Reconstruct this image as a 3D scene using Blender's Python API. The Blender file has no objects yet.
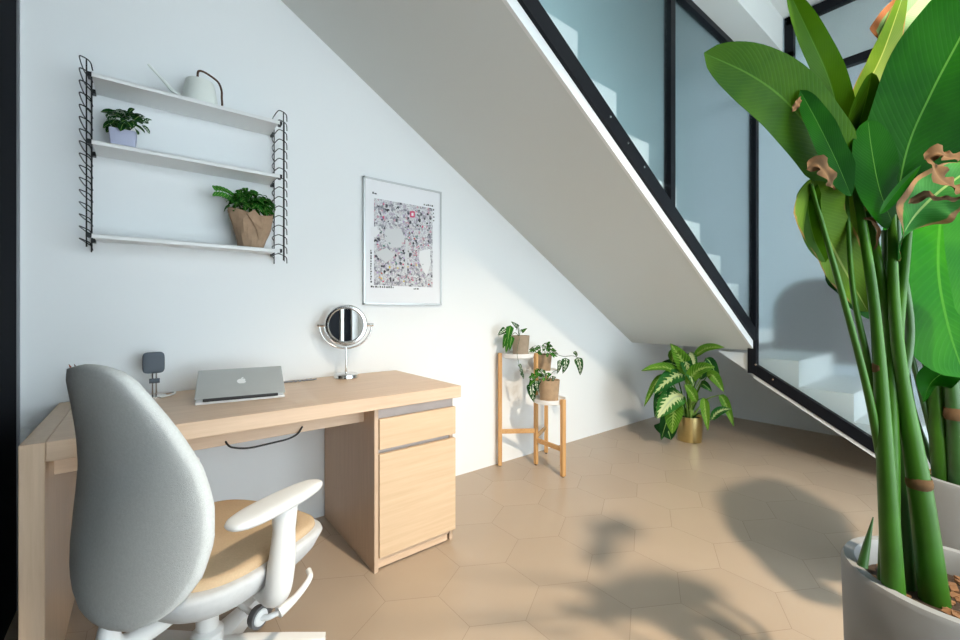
import bpy, bmesh, math, random
from mathutils import Vector as V, Matrix
random.seed(7)
PI = math.pi
scene = bpy.context.scene
COL = scene.collection

# ------------------------------------------------------------------ helpers
def tag(o, label=None, cat=None, group=None, kind=None):
    if label: o['label'] = label
    if cat: o['category'] = cat
    if group: o['group'] = group
    if kind: o['kind'] = kind
    return o

def thing(name, label, cat, loc=(0, 0, 0), rotz=0.0, group=None):
    o = bpy.data.objects.new(name, None)
    o.empty_display_size = 0.05
    COL.objects.link(o)
    o.location = loc
    o.rotation_euler = (0, 0, rotz)
    return tag(o, label, cat, group)

def root_loc(p):
    t = V((0, 0, 0))
    while p is not None:
        t += p.location
        p = p.parent
    return t

def part(name, bm, mat, parent=None, smooth=False, world=True, label=None):
    """link a bmesh as one object; world=True: its vertices are world coordinates"""
    if parent is not None and world:
        bmesh.ops.translate(bm, vec=-root_loc(parent), verts=bm.verts)
    bmesh.ops.recalc_face_normals(bm, faces=bm.faces)
    me = bpy.data.meshes.new(name)
    bm.to_mesh(me)
    bm.free()
    mats = mat if isinstance(mat, (list, tuple)) else [mat]
    for m in mats: me.materials.append(m)
    if smooth:
        for p in me.polygons: p.use_smooth = True
        if smooth != 'all':
            me.set_sharp_from_angle(angle=math.radians(38))
    o = bpy.data.objects.new(name, me)
    COL.objects.link(o)
    if parent is not None: o.parent = parent
    if label: o['label'] = label
    return o

def struct(name, bm, mat, smooth=False):
    return tag(part(name, bm, mat, None, smooth), kind='structure')

def BM():
    return bmesh.new()

def box(bm, lo, hi, bev=0.0, mi=0, seg=2):
    lo = V(lo); hi = V(hi)
    r = bmesh.ops.create_cube(bm, size=1.0)
    vs = r['verts']
    c = (lo + hi) / 2; s = hi - lo
    for v in vs:
        v.co = V((v.co.x * s.x, v.co.y * s.y, v.co.z * s.z)) + c
    fs = set(f for v in vs for f in v.link_faces)
    for f in fs: f.material_index = mi
    if bev > 0:
        es = list(set(e for v in vs for e in v.link_edges))
        bmesh.ops.bevel(bm, geom=es, offset=bev, segments=seg, profile=0.5, affect='EDGES')
    return bm

def obox(bm, c, size, rot, bev=0.0, mi=0):
    """box of a size at a centre, turned by a 3x3 rotation"""
    r = bmesh.ops.create_cube(bm, size=1.0)
    vs = r['verts']
    for v in vs:
        v.co = rot @ V((v.co.x * size[0], v.co.y * size[1], v.co.z * size[2])) + V(c)
    for f in set(f for v in vs for f in v.link_faces): f.material_index = mi
    if bev > 0:
        es = list(set(e for v in vs for e in v.link_edges))
        bmesh.ops.bevel(bm, geom=es, offset=bev, segments=2, profile=0.5, affect='EDGES')
    return bm

def smooth_path(pts, n=6):
    pts = [V(p) for p in pts]
    if len(pts) < 3 or n <= 1: return pts
    out = []
    P = [pts[0] * 2 - pts[1]] + pts + [pts[-1] * 2 - pts[-2]]
    for i in range(1, len(P) - 2):
        a, b, c, d = P[i - 1], P[i], P[i + 1], P[i + 2]
        for k in range(n):
            t = k / n
            out.append(0.5 * ((2 * b) + (c - a) * t + (2 * a - 5 * b + 4 * c - d) * t * t + (3 * b - a - 3 * c + d) * t ** 3))
    out.append(pts[-1])
    return out

def lerp_list(vals, n):
    out = []
    for i in range(n):
        f = i / (n - 1) * (len(vals) - 1) if n > 1 else 0
        k = min(int(f), len(vals) - 2) if len(vals) > 1 else 0
        t = f - k
        out.append(vals[k] if len(vals) == 1 else vals[k] * (1 - t) + vals[k + 1] * t)
    return out

def tube(bm, pts, rad, n=10, sm=6, mi=0, squash=None):
    P = smooth_path(pts, sm)
    R = lerp_list(rad if isinstance(rad, (list, tuple)) else [rad], len(P)) if isinstance(rad, (list, tuple)) else [rad] * len(P)
    t0 = (P[1] - P[0]).normalized()
    a = t0.orthogonal().normalized()
    rings = []
    prev = t0
    for i, p in enumerate(P):
        t = (P[min(i + 1, len(P) - 1)] - P[max(i - 1, 0)])
        if t.length < 1e-9: t = prev
        t = t.normalized()
        q = prev.rotation_difference(t)
        a = (q @ a); a = (a - t * a.dot(t)).normalized()
        b = t.cross(a)
        prev = t
        rings.append([bm.verts.new(p + (a * math.cos(2 * PI * k / n) + b * math.sin(2 * PI * k / n)) * R[i]) for k in range(n)])
    for i in range(len(rings) - 1):
        for k in range(n):
            f = bm.faces.new((rings[i][k], rings[i][(k + 1) % n], rings[i + 1][(k + 1) % n], rings[i + 1][k]))
            f.material_index = mi
    for r, flip in ((rings[0], True), (rings[-1], False)):
        f = bm.faces.new(list(reversed(r)) if flip else r); f.material_index = mi
    return bm

def lathe(bm, prof, c=(0, 0, 0), n=40, mi=0, axis=None):
    """revolve (radius, height) pairs about a vertical axis (or about a given axis) through c"""
    c = V(c)
    rot = V((0, 0, 1)).rotation_difference(V(axis).normalized()).to_matrix() if axis is not None else Matrix.Identity(3)
    rings = []
    for r, z in prof:
        if r < 1e-6:
            rings.append([bm.verts.new(c + rot @ V((0, 0, z)))])
        else:
            rings.append([bm.verts.new(c + rot @ V((r * math.cos(2 * PI * k / n), r * math.sin(2 * PI * k / n), z))) for k in range(n)])
    for a, b in zip(rings, rings[1:]):
        for k in range(n):
            k2 = (k + 1) % n
            if len(a) == 1 and len(b) == 1: continue
            if len(a) == 1: f = bm.faces.new((a[0], b[k2], b[k]))
            elif len(b) == 1: f = bm.faces.new((a[k], a[k2], b[0]))
            else: f = bm.faces.new((a[k], a[k2], b[k2], b[k]))
            f.material_index = mi
    return bm

def prism(bm, poly, d, mi=0):
    """extrude a closed 3-D polygon by the vector d"""
    d = V(d)
    a = [bm.verts.new(V(p)) for p in poly]
    b = [bm.verts.new(V(p) + d) for p in poly]
    n = len(a)
    fs = [bm.faces.new(a), bm.faces.new(list(reversed(b)))]
    for i in range(n):
        fs.append(bm.faces.new((a[i], b[i], b[(i + 1) % n], a[(i + 1) % n])))
    for f in fs: f.material_index = mi
    return bm

def pillow(bm, outline, h, p=4.0, rings=9, deform=None, center=None, hb=None):
    """rounded slab: outline is a closed list of (x, y); thickness profile is a superellipse"""
    n = len(outline)
    cx = sum(q[0] for q in outline) / n if center is None else center[0]
    cy = sum(q[1] for q in outline) / n if center is None else center[1]
    hb = h if hb is None else hb
    def mk(x, y, z):
        q = V((x, y, z))
        return bm.verts.new(deform(q) if deform else q)
    def ringset(sgn, hh):
        rs = []
        for i in range(rings):
            s = math.sin(i / rings * PI / 2)
            z = hh * max(0.0, (1 - s ** p)) ** (1 / p) * sgn
            if i == 0: rs.append([mk(cx, cy, z)])
            else: rs.append([mk(cx + (x - cx) * s, cy + (y - cy) * s, z) for x, y in outline])
        return rs
    top = ringset(1, h); bot = ringset(-1, hb)
    edge = [mk(x, y, 0) for x, y in outline]
    for rs in (top, bot):
        R = rs + [edge]
        for a, b in zip(R, R[1:]):
            for k in range(n):
                k2 = (k + 1) % n
                if len(a) == 1: bm.faces.new((a[0], b[k], b[k2]))
                else: bm.faces.new((a[k], b[k], b[k2], a[k2]))
    return bm

def superell(a, b, e=4.0, n=56, cx=0, cy=0):
    out = []
    for i in range(n):
        t = 2 * PI * i / n
        c, s = math.cos(t), math.sin(t)
        out.append((cx + a * math.copysign(abs(c) ** (2 / e), c), cy + b * math.copysign(abs(s) ** (2 / e), s)))
    return out

def leaf(bm, mid, w, nrm, prof='lance', fold=0.15, nl=14, nw=6, wave=0.0, wf=5.0, curl=0.0, mi=0, thick=0.0):
    """a leaf blade: mid = midrib points, w = half width, nrm = the way the upper face looks; UV: u across, v along"""
    P = smooth_path(mid, max(2, nl // max(1, len(mid) - 1)))
    n = len(P)
    uvl = bm.loops.layers.uv.verify()
    nrm = V(nrm).normalized()
    grid = []
    ph = random.random() * 6
    for i, p in enumerate(P):
        t = i / (n - 1)
        T = (P[min(i + 1, n - 1)] - P[max(i - 1, 0)]).normalized()
        S = T.cross(nrm)
        if S.length < 1e-4: S = T.orthogonal()
        S.normalize()
        N = S.cross(T).normalized()
        if prof == 'lance': ww = math.sin(PI * t ** 0.75) ** 0.8 if 0 < t < 1 else 0
        elif prof == 'oval': ww = math.sqrt(max(0.0, 1 - (2 * t - 1) ** 2)) * (0.92 + 0.16 * (0.5 - t))
        elif prof == 'paddle': ww = min(1, (t / 0.22) ** 0.6) * (max(0.0, 1 - ((t - .35) / .65) ** 3.0) ** 0.6 if t > .35 else 1) if t > 0 else 0
        elif prof == 'heart': ww = min(1, (t / 0.12) ** 0.5) * (max(0.0, 1 - ((t - .25) / .75)) ** 0.75 if t > .25 else 1) if t > 0 else 0
        elif prof == 'strap': ww = min(1.0, t / 0.08, (1 - t) / 0.12) if 0 < t < 1 else 0
        else: ww = 1
        ww = max(ww, 0.015) * w
        row = []
        for j in range(-nw, nw + 1):
            s = j / nw
            off = fold * abs(s) * ww - curl * s * s * ww + wave * w * math.sin(wf * 2 * PI * t + ph + (1.3 if s > 0 else 0)) * abs(s) ** 1.5
            row.append((bm.verts.new(p + S * (s * ww) + N * off), (s * .5 + .5, t)))
        grid.append(row)
    fs = []
    for a, b in zip(grid, grid[1:]):
        for j in range(2 * nw):
            q = (a[j], a[j + 1], b[j + 1], b[j])
            f = bm.faces.new([x[0] for x in q]); f.material_index = mi; f.smooth = True
            for l, x in zip(f.loops, q): l[uvl].uv = x[1]
            fs.append(f)
    return bm

# ------------------------------------------------------------------ materials
def newmat(name):
    m = bpy.data.materials.new(name); m.use_nodes = True
    nt = m.node_tree
    return m, nt, nt.nodes['Principled BSDF'], nt.nodes, nt.links

def mat(name, col, rough=0.5, metal=0.0, noise=0.0, nscale=20.0, bump=0.0, bscale=200.0, spec=0.5, trans=0.0, ior=1.45, sheen=0.0, coat=0.0):
    m, nt, b, N, L = newmat(name)
    b.inputs['Base Color'].default_value = (*col, 1)
    b.inputs['Roughness'].default_value = rough
    b.inputs['Metallic'].default_value = metal
    b.inputs['Specular IOR Level'].default_value = spec
    b.inputs['IOR'].default_value = ior
    b.inputs['Transmission Weight'].default_value = trans
    b.inputs['Sheen Weight'].default_value = sheen
    b.inputs['Coat Weight'].default_value = coat
    if noise > 0:
        tc = N.new('ShaderNodeTexCoord'); nz = N.new('ShaderNodeTexNoise')
        nz.inputs['Scale'].default_value = nscale; nz.inputs['Detail'].default_value = 5
        mx = N.new('ShaderNodeMix'); mx.data_type = 'RGBA'
        mx.inputs['A'].default_value = (*[c * (1 - noise) for c in col], 1)
        mx.inputs['B'].default_value = (*[min(1, c * (1 + noise)) for c in col], 1)
        L.new(tc.outputs['Object'], nz.inputs['Vector']); L.new(nz.outputs['Fac'], mx.inputs['Factor'])
        L.new(mx.outputs['Result'], b.inputs['Base Color'])
    if bump > 0:
        tc = N.new('ShaderNodeTexCoord'); nz = N.new('ShaderNodeTexNoise')
        nz.inputs['Scale'].default_value = bscale; nz.inputs['Detail'].default_value = 3
        bp = N.new('ShaderNodeBump'); bp.inputs['Strength'].default_value = bump; bp.inputs['Distance'].default_value = 0.002
        L.new(tc.outputs['Object'], nz.inputs['Vector']); L.new(nz.outputs['Fac'], bp.inputs['Height']); L.new(bp.outputs['Normal'], b.inputs['Normal'])
    return m

def wood(name, c1, c2, axis='X', scale=3.0, rough=0.42):
    m, nt, b, N, L = newmat(name)
    tc = N.new('ShaderNodeTexCoord'); mp = N.new('ShaderNodeMapping')
    s = {'X': (1.2, 22, 22), 'Y': (22, 1.2, 22), 'Z': (22, 22, 1.2)}[axis]
    mp.inputs['Scale'].default_value = s
    nz = N.new('ShaderNodeTexNoise'); nz.inputs['Scale'].default_value = scale; nz.inputs['Detail'].default_value = 8; nz.inputs['Roughness'].default_value = 0.62
    rp = N.new('ShaderNodeValToRGB')
    rp.color_ramp.elements[0].position = 0.3; rp.color_ramp.elements[0].color = (*c1, 1)
    rp.color_ramp.elements[1].position = 0.7; rp.color_ramp.elements[1].color = (*c2, 1)
    L.new(tc.outputs['Object'], mp.inputs['Vector']); L.new(mp.outputs['Vector'], nz.inputs['Vector'])
    L.new(nz.outputs['Fac'], rp.inputs['Fac']); L.new(rp.outputs['Color'], b.inputs['Base Color'])
    b.inputs['Roughness'].default_value = rough
    bp = N.new('ShaderNodeBump'); bp.inputs['Strength'].default_value = 0.08; bp.inputs['Distance'].default_value = 0.001
    L.new(nz.outputs['Fac'], bp.inputs['Height']); L.new(bp.outputs['Normal'], b.inputs['Normal'])
    return m

def leafmat(name, dark, light, spec=0.08, rib=(0.35, 0.55, 0.15), rough=0.42, veins=40.0, ribw=0.03, vein_amt=0.07, trans=0.25, dry=0.0, drycol=(0.5, 0.33, 0.16), cream=None, cream_amt=0.0, skew=1.2):
    """green blade: midrib, side veins, soft tone noise, optional dry rim, optional cream centre; some light passes through"""
    m, nt, b, N, L = newmat(name)
    def math_(op, a=None, bb=None, va=0.0, vb=0.0):
        n = N.new('ShaderNodeMath'); n.operation = op
        if a is not None: L.new(a, n.inputs[0])
        else: n.inputs[0].default_value = va
        if bb is not None: L.new(bb, n.inputs[1])
        else: n.inputs[1].default_value = vb
        return n.outputs[0]
    def mix_(f, A, B):
        n = N.new('ShaderNodeMix'); n.data_type = 'RGBA'
        if hasattr(f, 'default_value') or not isinstance(f, float): L.new(f, n.inputs['Factor'])
        for k, x in (('A', A), ('B', B)):
            if isinstance(x, tuple): n.inputs[k].default_value = (*x, 1)
            else: L.new(x, n.inputs[k])
        return n.outputs['Result']
    def ramp_(f, lo, hi):
        n = N.new('ShaderNodeMapRange'); n.interpolation_type = 'SMOOTHSTEP'
        n.inputs['From Min'].default_value = lo; n.inputs['From Max'].default_value = hi
        L.new(f, n.inputs['Value'])
        return n.outputs['Result']
    uv = N.new('ShaderNodeUVMap'); sp = N.new('ShaderNodeSeparateXYZ'); L.new(uv.outputs['UV'], sp.inputs[0])
    u, v = sp.outputs['X'], sp.outputs['Y']
    au = math_('ABSOLUTE', math_('SUBTRACT', u, None, 0, 0.5))           # 0 at the rib, .5 at the rim
    tc = N.new('ShaderNodeTexCoord'); nz = N.new('ShaderNodeTexNoise'); nz.inputs['Scale'].default_value = 7.0; nz.inputs['Detail'].default_value = 4
    L.new(tc.outputs['Object'], nz.inputs['Vector'])
    base = mix_(ramp_(nz.outputs['Fac'], 0.3, 0.7), dark, light)
    ph = math_('MULTIPLY', math_('SUBTRACT', v, math_('MULTIPLY', au, None, 0, skew * 0.35)), None, 0, veins * 2 * PI)
    vn = math_('POWER', math_('ADD', math_('MULTIPLY', math_('SINE', ph), None, 0, 0.5), None, 0, 0.5), None, 0, 4.0)
    col = mix_(math_('MULTIPLY', vn, None, 0, vein_amt), base, tuple(min(1, c * 1.9) for c in light))
    if cream:
        n2 = N.new('ShaderNodeTexNoise'); n2.inputs['Scale'].default_value = 45.0; n2.inputs['Detail'].default_value = 3
        L.new(tc.outputs['Object'], n2.inputs['Vector'])
        f = math_('ADD', math_('MULTIPLY', math_('SUBTRACT', n2.outputs['Fac'], None, 0, 0.5), None, 0, 0.9), math_('MULTIPLY', vn, None, 0, 0.35))
        f = math_('SUBTRACT', math_('ADD', f, None, 0, cream_amt), math_('MULTIPLY', au, None, 0, 2.2))
        col = mix_(ramp_(f, -0.05, 0.12), col, cream)
    col = mix_(math_('SUBTRACT', None, ramp_(au, ribw * .5, ribw), 1.0), col, rib)
    if dry > 0:
        n3 = N.new('ShaderNodeTexNoise'); n3.inputs['Scale'].default_value = 9.0; n3.inputs['Detail'].default_value = 5
        L.new(tc.outputs['Object'], n3.inputs['Vector'])
        f = math_('ADD', au, math_('MULTIPLY', math_('SUBTRACT', n3.outputs['Fac'], None, 0, 0.5), None, 0, 0.55))
        col = mix_(ramp_(f, 0.5 - dry * 0.5, 0.53 - dry * 0.5), col, drycol)
    L.new(col, b.inputs['Base Color'])
    b.inputs['Roughness'].default_value = rough
    b.inputs['Specular IOR Level'].default_value = spec
    bp = N.new('ShaderNodeBump'); bp.inputs['Strength'].default_value = 0.12; bp.inputs['Distance'].default_value = 0.002
    L.new(vn, bp.inputs['Height']); L.new(bp.outputs['Normal'], b.inputs['Normal'])
    tr = N.new('ShaderNodeBsdfTranslucent'); L.new(mix_(0.5, col, (0.55, 0.75, 0.08)) if False else col, tr.inputs['Color'])
    ms = N.new('ShaderNodeMixShader'); ms.inputs[0].default_value = trans
    L.new(b.outputs[0], ms.inputs[1]); L.new(tr.outputs[0], ms.inputs[2])
    L.new(ms.outputs[0], N['Material Output'].inputs['Surface'])
    return m

M = {}
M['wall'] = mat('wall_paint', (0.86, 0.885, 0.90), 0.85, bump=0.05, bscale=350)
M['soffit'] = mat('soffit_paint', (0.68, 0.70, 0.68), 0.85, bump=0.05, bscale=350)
M['gray_wall'] = mat('gray_wall_paint', (0.62, 0.66, 0.69), 0.85)
M['well'] = mat('stairwell_painted_shade', (0.47, 0.57, 0.575), 0.85)  # darker blue-grey in place of a less lit stairwell
M['added_panel_dark'] = mat('added_panel_dark', (0.23, 0.215, 0.215), 0.7)
M['black'] = mat('black_steel', (0.006, 0.007, 0.010), 0.45, spec=0.2)
M['black_panel'] = mat('black_panel', (0.002, 0.003, 0.006), 0.7, spec=0.04)
M['gray_trim'] = mat('gray_trim', (0.25, 0.26, 0.28), 0.4, metal=0.6)
M['oak'] = wood('oak_veneer', (0.60, 0.425, 0.29), (0.70, 0.515, 0.365), 'X')
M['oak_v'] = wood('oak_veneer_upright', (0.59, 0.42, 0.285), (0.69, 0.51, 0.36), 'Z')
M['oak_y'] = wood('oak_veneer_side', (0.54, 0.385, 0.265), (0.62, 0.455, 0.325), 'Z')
M['oak_front'] = wood('oak_front', (0.61, 0.435, 0.275), (0.70, 0.52, 0.35), 'X', 2.2)
M['rail_gray'] = mat('recess_rail', (0.52, 0.45, 0.42), 0.5, noise=0.08)
M['stand_wood'] = wood('stand_oak', (0.56, 0.30, 0.11), (0.70, 0.42, 0.18), 'Z', 4)
M['stand_wood_h'] = wood('stand_oak_rung', (0.56, 0.30, 0.11), (0.70, 0.42, 0.18), 'X', 4)
M['white_metal'] = mat('white_powder_coat', (0.82, 0.83, 0.83), 0.45)
M['white_dish'] = mat('white_dish', (0.86, 0.86, 0.86), 0.4)
M['white_plastic'] = mat('white_plastic', (0.80, 0.80, 0.79), 0.42, noise=0.03)
M['shell'] = mat('chair_shell_fabric', (0.60, 0.61, 0.62), 0.8, noise=0.08, nscale=60, bump=0.2, bscale=700)
M['fabric'] = mat('chair_fabric', (0.68, 0.695, 0.68), 0.9, noise=0.12, nscale=160, bump=0.6, bscale=520)
M['seat_fabric'] = mat('seat_fabric', (0.60, 0.44, 0.28), 0.9, noise=0.12, nscale=200, bump=0.5, bscale=700)
M['dark_plastic'] = mat('dark_plastic', (0.03, 0.03, 0.033), 0.5)
M['caster'] = mat('caster_rubber', (0.13, 0.13, 0.135), 0.5)
M['aluminium'] = mat('brushed_aluminium', (0.46, 0.48, 0.475), 0.45, metal=0.15, noise=0.03)
M['alu_light'] = mat('light_aluminium', (0.85, 0.86, 0.87), 0.35, metal=0.3)
M['logo'] = mat('logo_white', (0.9, 0.92, 0.93), 0.3)
M['chrome'] = mat('chrome', (0.78, 0.77, 0.76), 0.16, metal=1.0)
M['mirror'] = mat('mirror_silver', (0.92, 0.93, 0.94), 0.01, metal=1.0)
M['charcoal'] = mat('charcoal_pad', (0.10, 0.12, 0.145), 0.6, noise=0.1)
M['cable'] = mat('black_cable', (0.015, 0.014, 0.014), 0.5)
M['white_cable'] = mat('white_cable', (0.75, 0.75, 0.75), 0.4)
M['pencil_red'] = mat('pencil_red', (0.35, 0.09, 0.05), 0.5)
M['pencil_dark'] = mat('pencil_dark', (0.10, 0.04, 0.03), 0.5)
M['wire'] = mat('black_wire', (0.02, 0.022, 0.024), 0.4, metal=0.3)
M['lavender'] = mat('lavender_pot', (0.47, 0.49, 0.64), 0.6, noise=0.05)
M['kraft'] = mat('kraft_paper', (0.38, 0.255, 0.165), 0.85, noise=0.22, nscale=35, bump=0.8, bscale=60)
M['kraft2'] = mat('jute_pot', (0.42, 0.29, 0.18), 0.8, noise=0.35, nscale=28, bump=0.5, bscale=80)
M['kraft3'] = mat('grey_jute_pot', (0.36, 0.29, 0.22), 0.8, noise=0.25, nscale=30, bump=0.5, bscale=90)
M['soil'] = mat('soil', (0.035, 0.022, 0.014), 0.95, noise=0.7, nscale=60, bump=1.0, bscale=90)
M['bark'] = mat('bark_chip', (0.20, 0.10, 0.045), 0.9, noise=0.5, nscale=40)
M['brass'] = mat('brushed_brass', (0.70, 0.58, 0.28), 0.30, metal=1.0, noise=0.06, nscale=30)
M['planter'] = mat('white_planter_shaded', (0.23, 0.24, 0.245), 0.6, noise=0.05, nscale=6, bump=0.06, bscale=150)  # white pots, their shade put into this grey base colour
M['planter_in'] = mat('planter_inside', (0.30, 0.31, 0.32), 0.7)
M['can_white'] = mat('enamel_white', (0.80, 0.84, 0.80), 0.35)
M['can_handle'] = mat('dark_bronze_handle', (0.10, 0.05, 0.03), 0.35, metal=0.5)
M['paper'] = mat('paper', (0.86, 0.87, 0.90), 0.9)
M['ink'] = mat('ink', (0.03, 0.03, 0.035), 0.8)
M['white_paint_print'] = mat('blank_print', (0.84, 0.845, 0.86), 0.9)
M['grey_print'] = mat('grey_print', (0.68, 0.69, 0.70), 0.9)
M['frame_silver'] = mat('frame_silver', (0.60, 0.62, 0.63), 0.35, metal=0.6)
M['tread'] = mat('stair_paint', (0.84, 0.845, 0.83), 0.7)
M['dry'] = mat('dry_leaf', (0.11, 0.065, 0.033), 0.9, spec=0.1, noise=0.4, nscale=30, bump=0.4, bscale=60)
M['stem'] = mat('green_stem', (0.030, 0.108, 0.007), 0.40, spec=0.3, noise=0.35, nscale=14)
M['stem_dark'] = mat('dark_green_stem', (0.022, 0.075, 0.014), 0.4, noise=0.35, nscale=14)
M['stem_pale'] = mat('pale_green_stem', (0.20, 0.34, 0.06), 0.45, noise=0.25, nscale=20)
M['L_dark'] = leafmat('strelitzia_deep', (0.002, 0.034, 0.001), (0.006, 0.060, 0.001), spec=0.02, rib=(0.05, 0.15, 0.02), veins=34, trans=0.12, ribw=0.012)
M['L_mid'] = leafmat('strelitzia_green', (0.020, 0.080, 0.001), (0.046, 0.122, 0.002), rib=(0.07, 0.18, 0.012), veins=34, trans=0.28, ribw=0.018)
M['L_bright'] = leafmat('strelitzia_bright', (0.006, 0.10, 0.002), (0.018, 0.145, 0.003), rib=(0.04, 0.19, 0.012), veins=30, trans=0.25, ribw=0.015)
M['L_yellow'] = leafmat('strelitzia_yellowing', (0.065, 0.15, 0.010), (0.11, 0.20, 0.014), rib=(0.28, 0.36, 0.08), veins=30, trans=0.25, dry=0.05, drycol=(0.28, 0.17, 0.05))
M['L_torn'] = leafmat('strelitzia_dry_rim', (0.02, 0.14, 0.02), (0.06, 0.22, 0.05), rib=(0.25, 0.4, 0.12), veins=30, trans=0.2, dry=0.16, drycol=(0.26, 0.15, 0.07))
M['L_brownrim'] = leafmat('strelitzia_brown_edge', (0.16, 0.30, 0.13), (0.22, 0.40, 0.18), rib=(0.3, 0.45, 0.2), veins=30, trans=0.2, dry=0.22, drycol=(0.30, 0.12, 0.05))
M['L_small'] = leafmat('small_leaf', (0.018, 0.12, 0.012), (0.05, 0.24, 0.03), veins=8, trans=0.15, ribw=0.05)
M['L_deep'] = leafmat('deep_leaf', (0.008, 0.045, 0.010), (0.02, 0.09, 0.018), veins=8, trans=0.1, ribw=0.04)
M['L_var'] = leafmat('variegated_leaf', (0.012, 0.085, 0.018), (0.03, 0.14, 0.03), rib=(0.45, 0.55, 0.30), veins=9, trans=0.15, cream=(0.50, 0.60, 0.24), cream_amt=0.20, ribw=0.05)
M['L_var2'] = leafmat('cream_leaf', (0.02, 0.11, 0.02), (0.05, 0.19, 0.03), rib=(0.5, 0.6, 0.35), veins=10, trans=0.15, cream=(0.62, 0.70, 0.36), cream_amt=0.42, ribw=0.05)
M['L_white'] = leafmat('silver_leaf', (0.010, 0.055, 0.014), (0.02, 0.09, 0.02), rib=(0.02, 0.09, 0.02), veins=5, trans=0.1, cream=(0.72, 0.78, 0.68), cream_amt=0.30, ribw=0.10)
M['L_dieff'] = leafmat('dieffenbachia_green', (0.035, 0.12, 0.010), (0.10, 0.23, 0.020), rib=(0.25, 0.40, 0.08), cream=(0.30, 0.42, 0.10), cream_amt=0.06, veins=12, trans=0.18, ribw=0.05, vein_amt=0.4)

def frosted():
    m, nt, b, N, L = newmat('frosted_glass')
    b.inputs['Base Color'].default_value = (0.90, 0.965, 0.98, 1)
    b.inputs['Roughness'].default_value = 0.25
    b.inputs['Transmission Weight'].default_value = 1.0
    b.inputs['IOR'].default_value = 1.22
    return m
M['frost'] = frosted()

def floor_mat():
    m, nt, b, N, L = newmat('hex_tile')
    g = N.new('ShaderNodeNewGeometry'); rp = N.new('ShaderNodeValToRGB')
    rp.color_ramp.elements[0].color = (0.41, 0.325, 0.245, 1); rp.color_ramp.elements[1].color = (0.44, 0.35, 0.265, 1)
    L.new(g.outputs['Random Per Island'], rp.inputs['Fac'])
    tc = N.new('ShaderNodeTexCoord'); nz = N.new('ShaderNodeTexNoise'); nz.inputs['Scale'].default_value = 5; nz.inputs['Detail'].default_value = 6
    L.new(tc.outputs['Object'], nz.inputs['Vector'])
    mx = N.new('ShaderNodeMix'); mx.data_type = 'RGBA'; mx.blend_type = 'MULTIPLY'; mx.inputs['Factor'].default_value = 0.25
    r2 = N.new('ShaderNodeValToRGB'); r2.color_ramp.elements[0].color = (0.75, 0.75, 0.75, 1); r2.color_ramp.elements[1].color = (1, 1, 1, 1)
    L.new(nz.outputs['Fac'], r2.inputs['Fac'])
    L.new(rp.outputs['Color'], mx.inputs['A']); L.new(r2.outputs['Color'], mx.inputs['B']); L.new(mx.outputs['Result'], b.inputs['Base Color'])
    b.inputs['Roughness'].default_value = 0.32
    b.inputs['Specular IOR Level'].default_value = 0.45
    return m
M['tile'] = floor_mat()
M['grout'] = mat('grout', (0.30, 0.235, 0.18), 0.9)

def collage():
    m, nt, b, N, L = newmat('collage_print')
    tc = N.new('ShaderNodeTexCoord')
    vo = N.new('ShaderNodeTexVoronoi'); vo.inputs['Scale'].default_value = 78
    L.new(tc.outputs['Object'], vo.inputs['Vector'])
    sp = N.new('ShaderNodeSeparateColor'); L.new(vo.outputs['Color'], sp.inputs['Color'])
    rp = N.new('ShaderNodeValToRGB'); cr = rp.color_ramp; cr.interpolation = 'CONSTANT'
    cols = [(0, (0.70, 0.70, 0.73)), (.18, (0.40, 0.39, 0.43)), (.28, (0.55, 0.50, 0.58)), (.40, (0.75, 0.76, 0.77)), (.58, (0.30, 0.30, 0.34)), (.66, (0.66, 0.66, 0.68)), (.82, (0.62, 0.38, 0.44)), (.86, (0.10, 0.10, 0.12)), (.91, (0.70, 0.66, 0.67))]
    cr.elements[0].color = (*cols[0][1], 1)
    cr.elements[1].position = cols[1][0]; cr.elements[1].color = (*cols[1][1], 1)
    for p, c in cols[2:]:
        e = cr.elements.new(p); e.color = (*c, 1)
    L.new(sp.outputs[0], rp.inputs['Fac'])
    ns = N.new('ShaderNodeTexNoise'); ns.inputs['Scale'].default_value = 130; L.new(tc.outputs['Object'], ns.inputs['Vector'])
    mx = N.new('ShaderNodeMix'); mx.data_type = 'RGBA'; mx.blend_type = 'MULTIPLY'; mx.inputs['Factor'].default_value = 0.5
    r2 = N.new('ShaderNodeValToRGB'); r2.color_ramp.elements[0].position = .4; r2.color_ramp.elements[0].color = (0.3, 0.3, 0.33, 1); r2.color_ramp.elements[1].position = .5
    L.new(ns.outputs['Fac'], r2.inputs['Fac'])
    L.new(rp.outputs['Color'], mx.inputs['A']); L.new(r2.outputs['Color'], mx.inputs['B'])
    L.new(mx.outputs['Result'], b.inputs['Base Color'])
    b.inputs['Roughness'].default_value = 0.8
    return m
M['collage'] = collage()
for nm, c in (('pk', (0.70, 0.10, 0.20)), ('yl', (0.72, 0.55, 0.08)), ('ll', (0.48, 0.36, 0.58)), ('rd', (0.5, 0.08, 0.06)), ('gn', (0.12, 0.25, 0.22))):
    M[nm] = mat('print_' + nm, c, 0.8)

# ------------------------------------------------------------------ room
XL = -0.108            # left corner
XG = 3.892             # plane of the lower glass
YG = -1.02             # plane of the upper glass
XC = 4.91              # far wall under the stairs
YR = -3.9              # rear wall (behind the camera)
ZC = 3.2
def zs(x): return 2.275 - 0.5905 * (x - 1.35)      # underside of the upper flight

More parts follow.
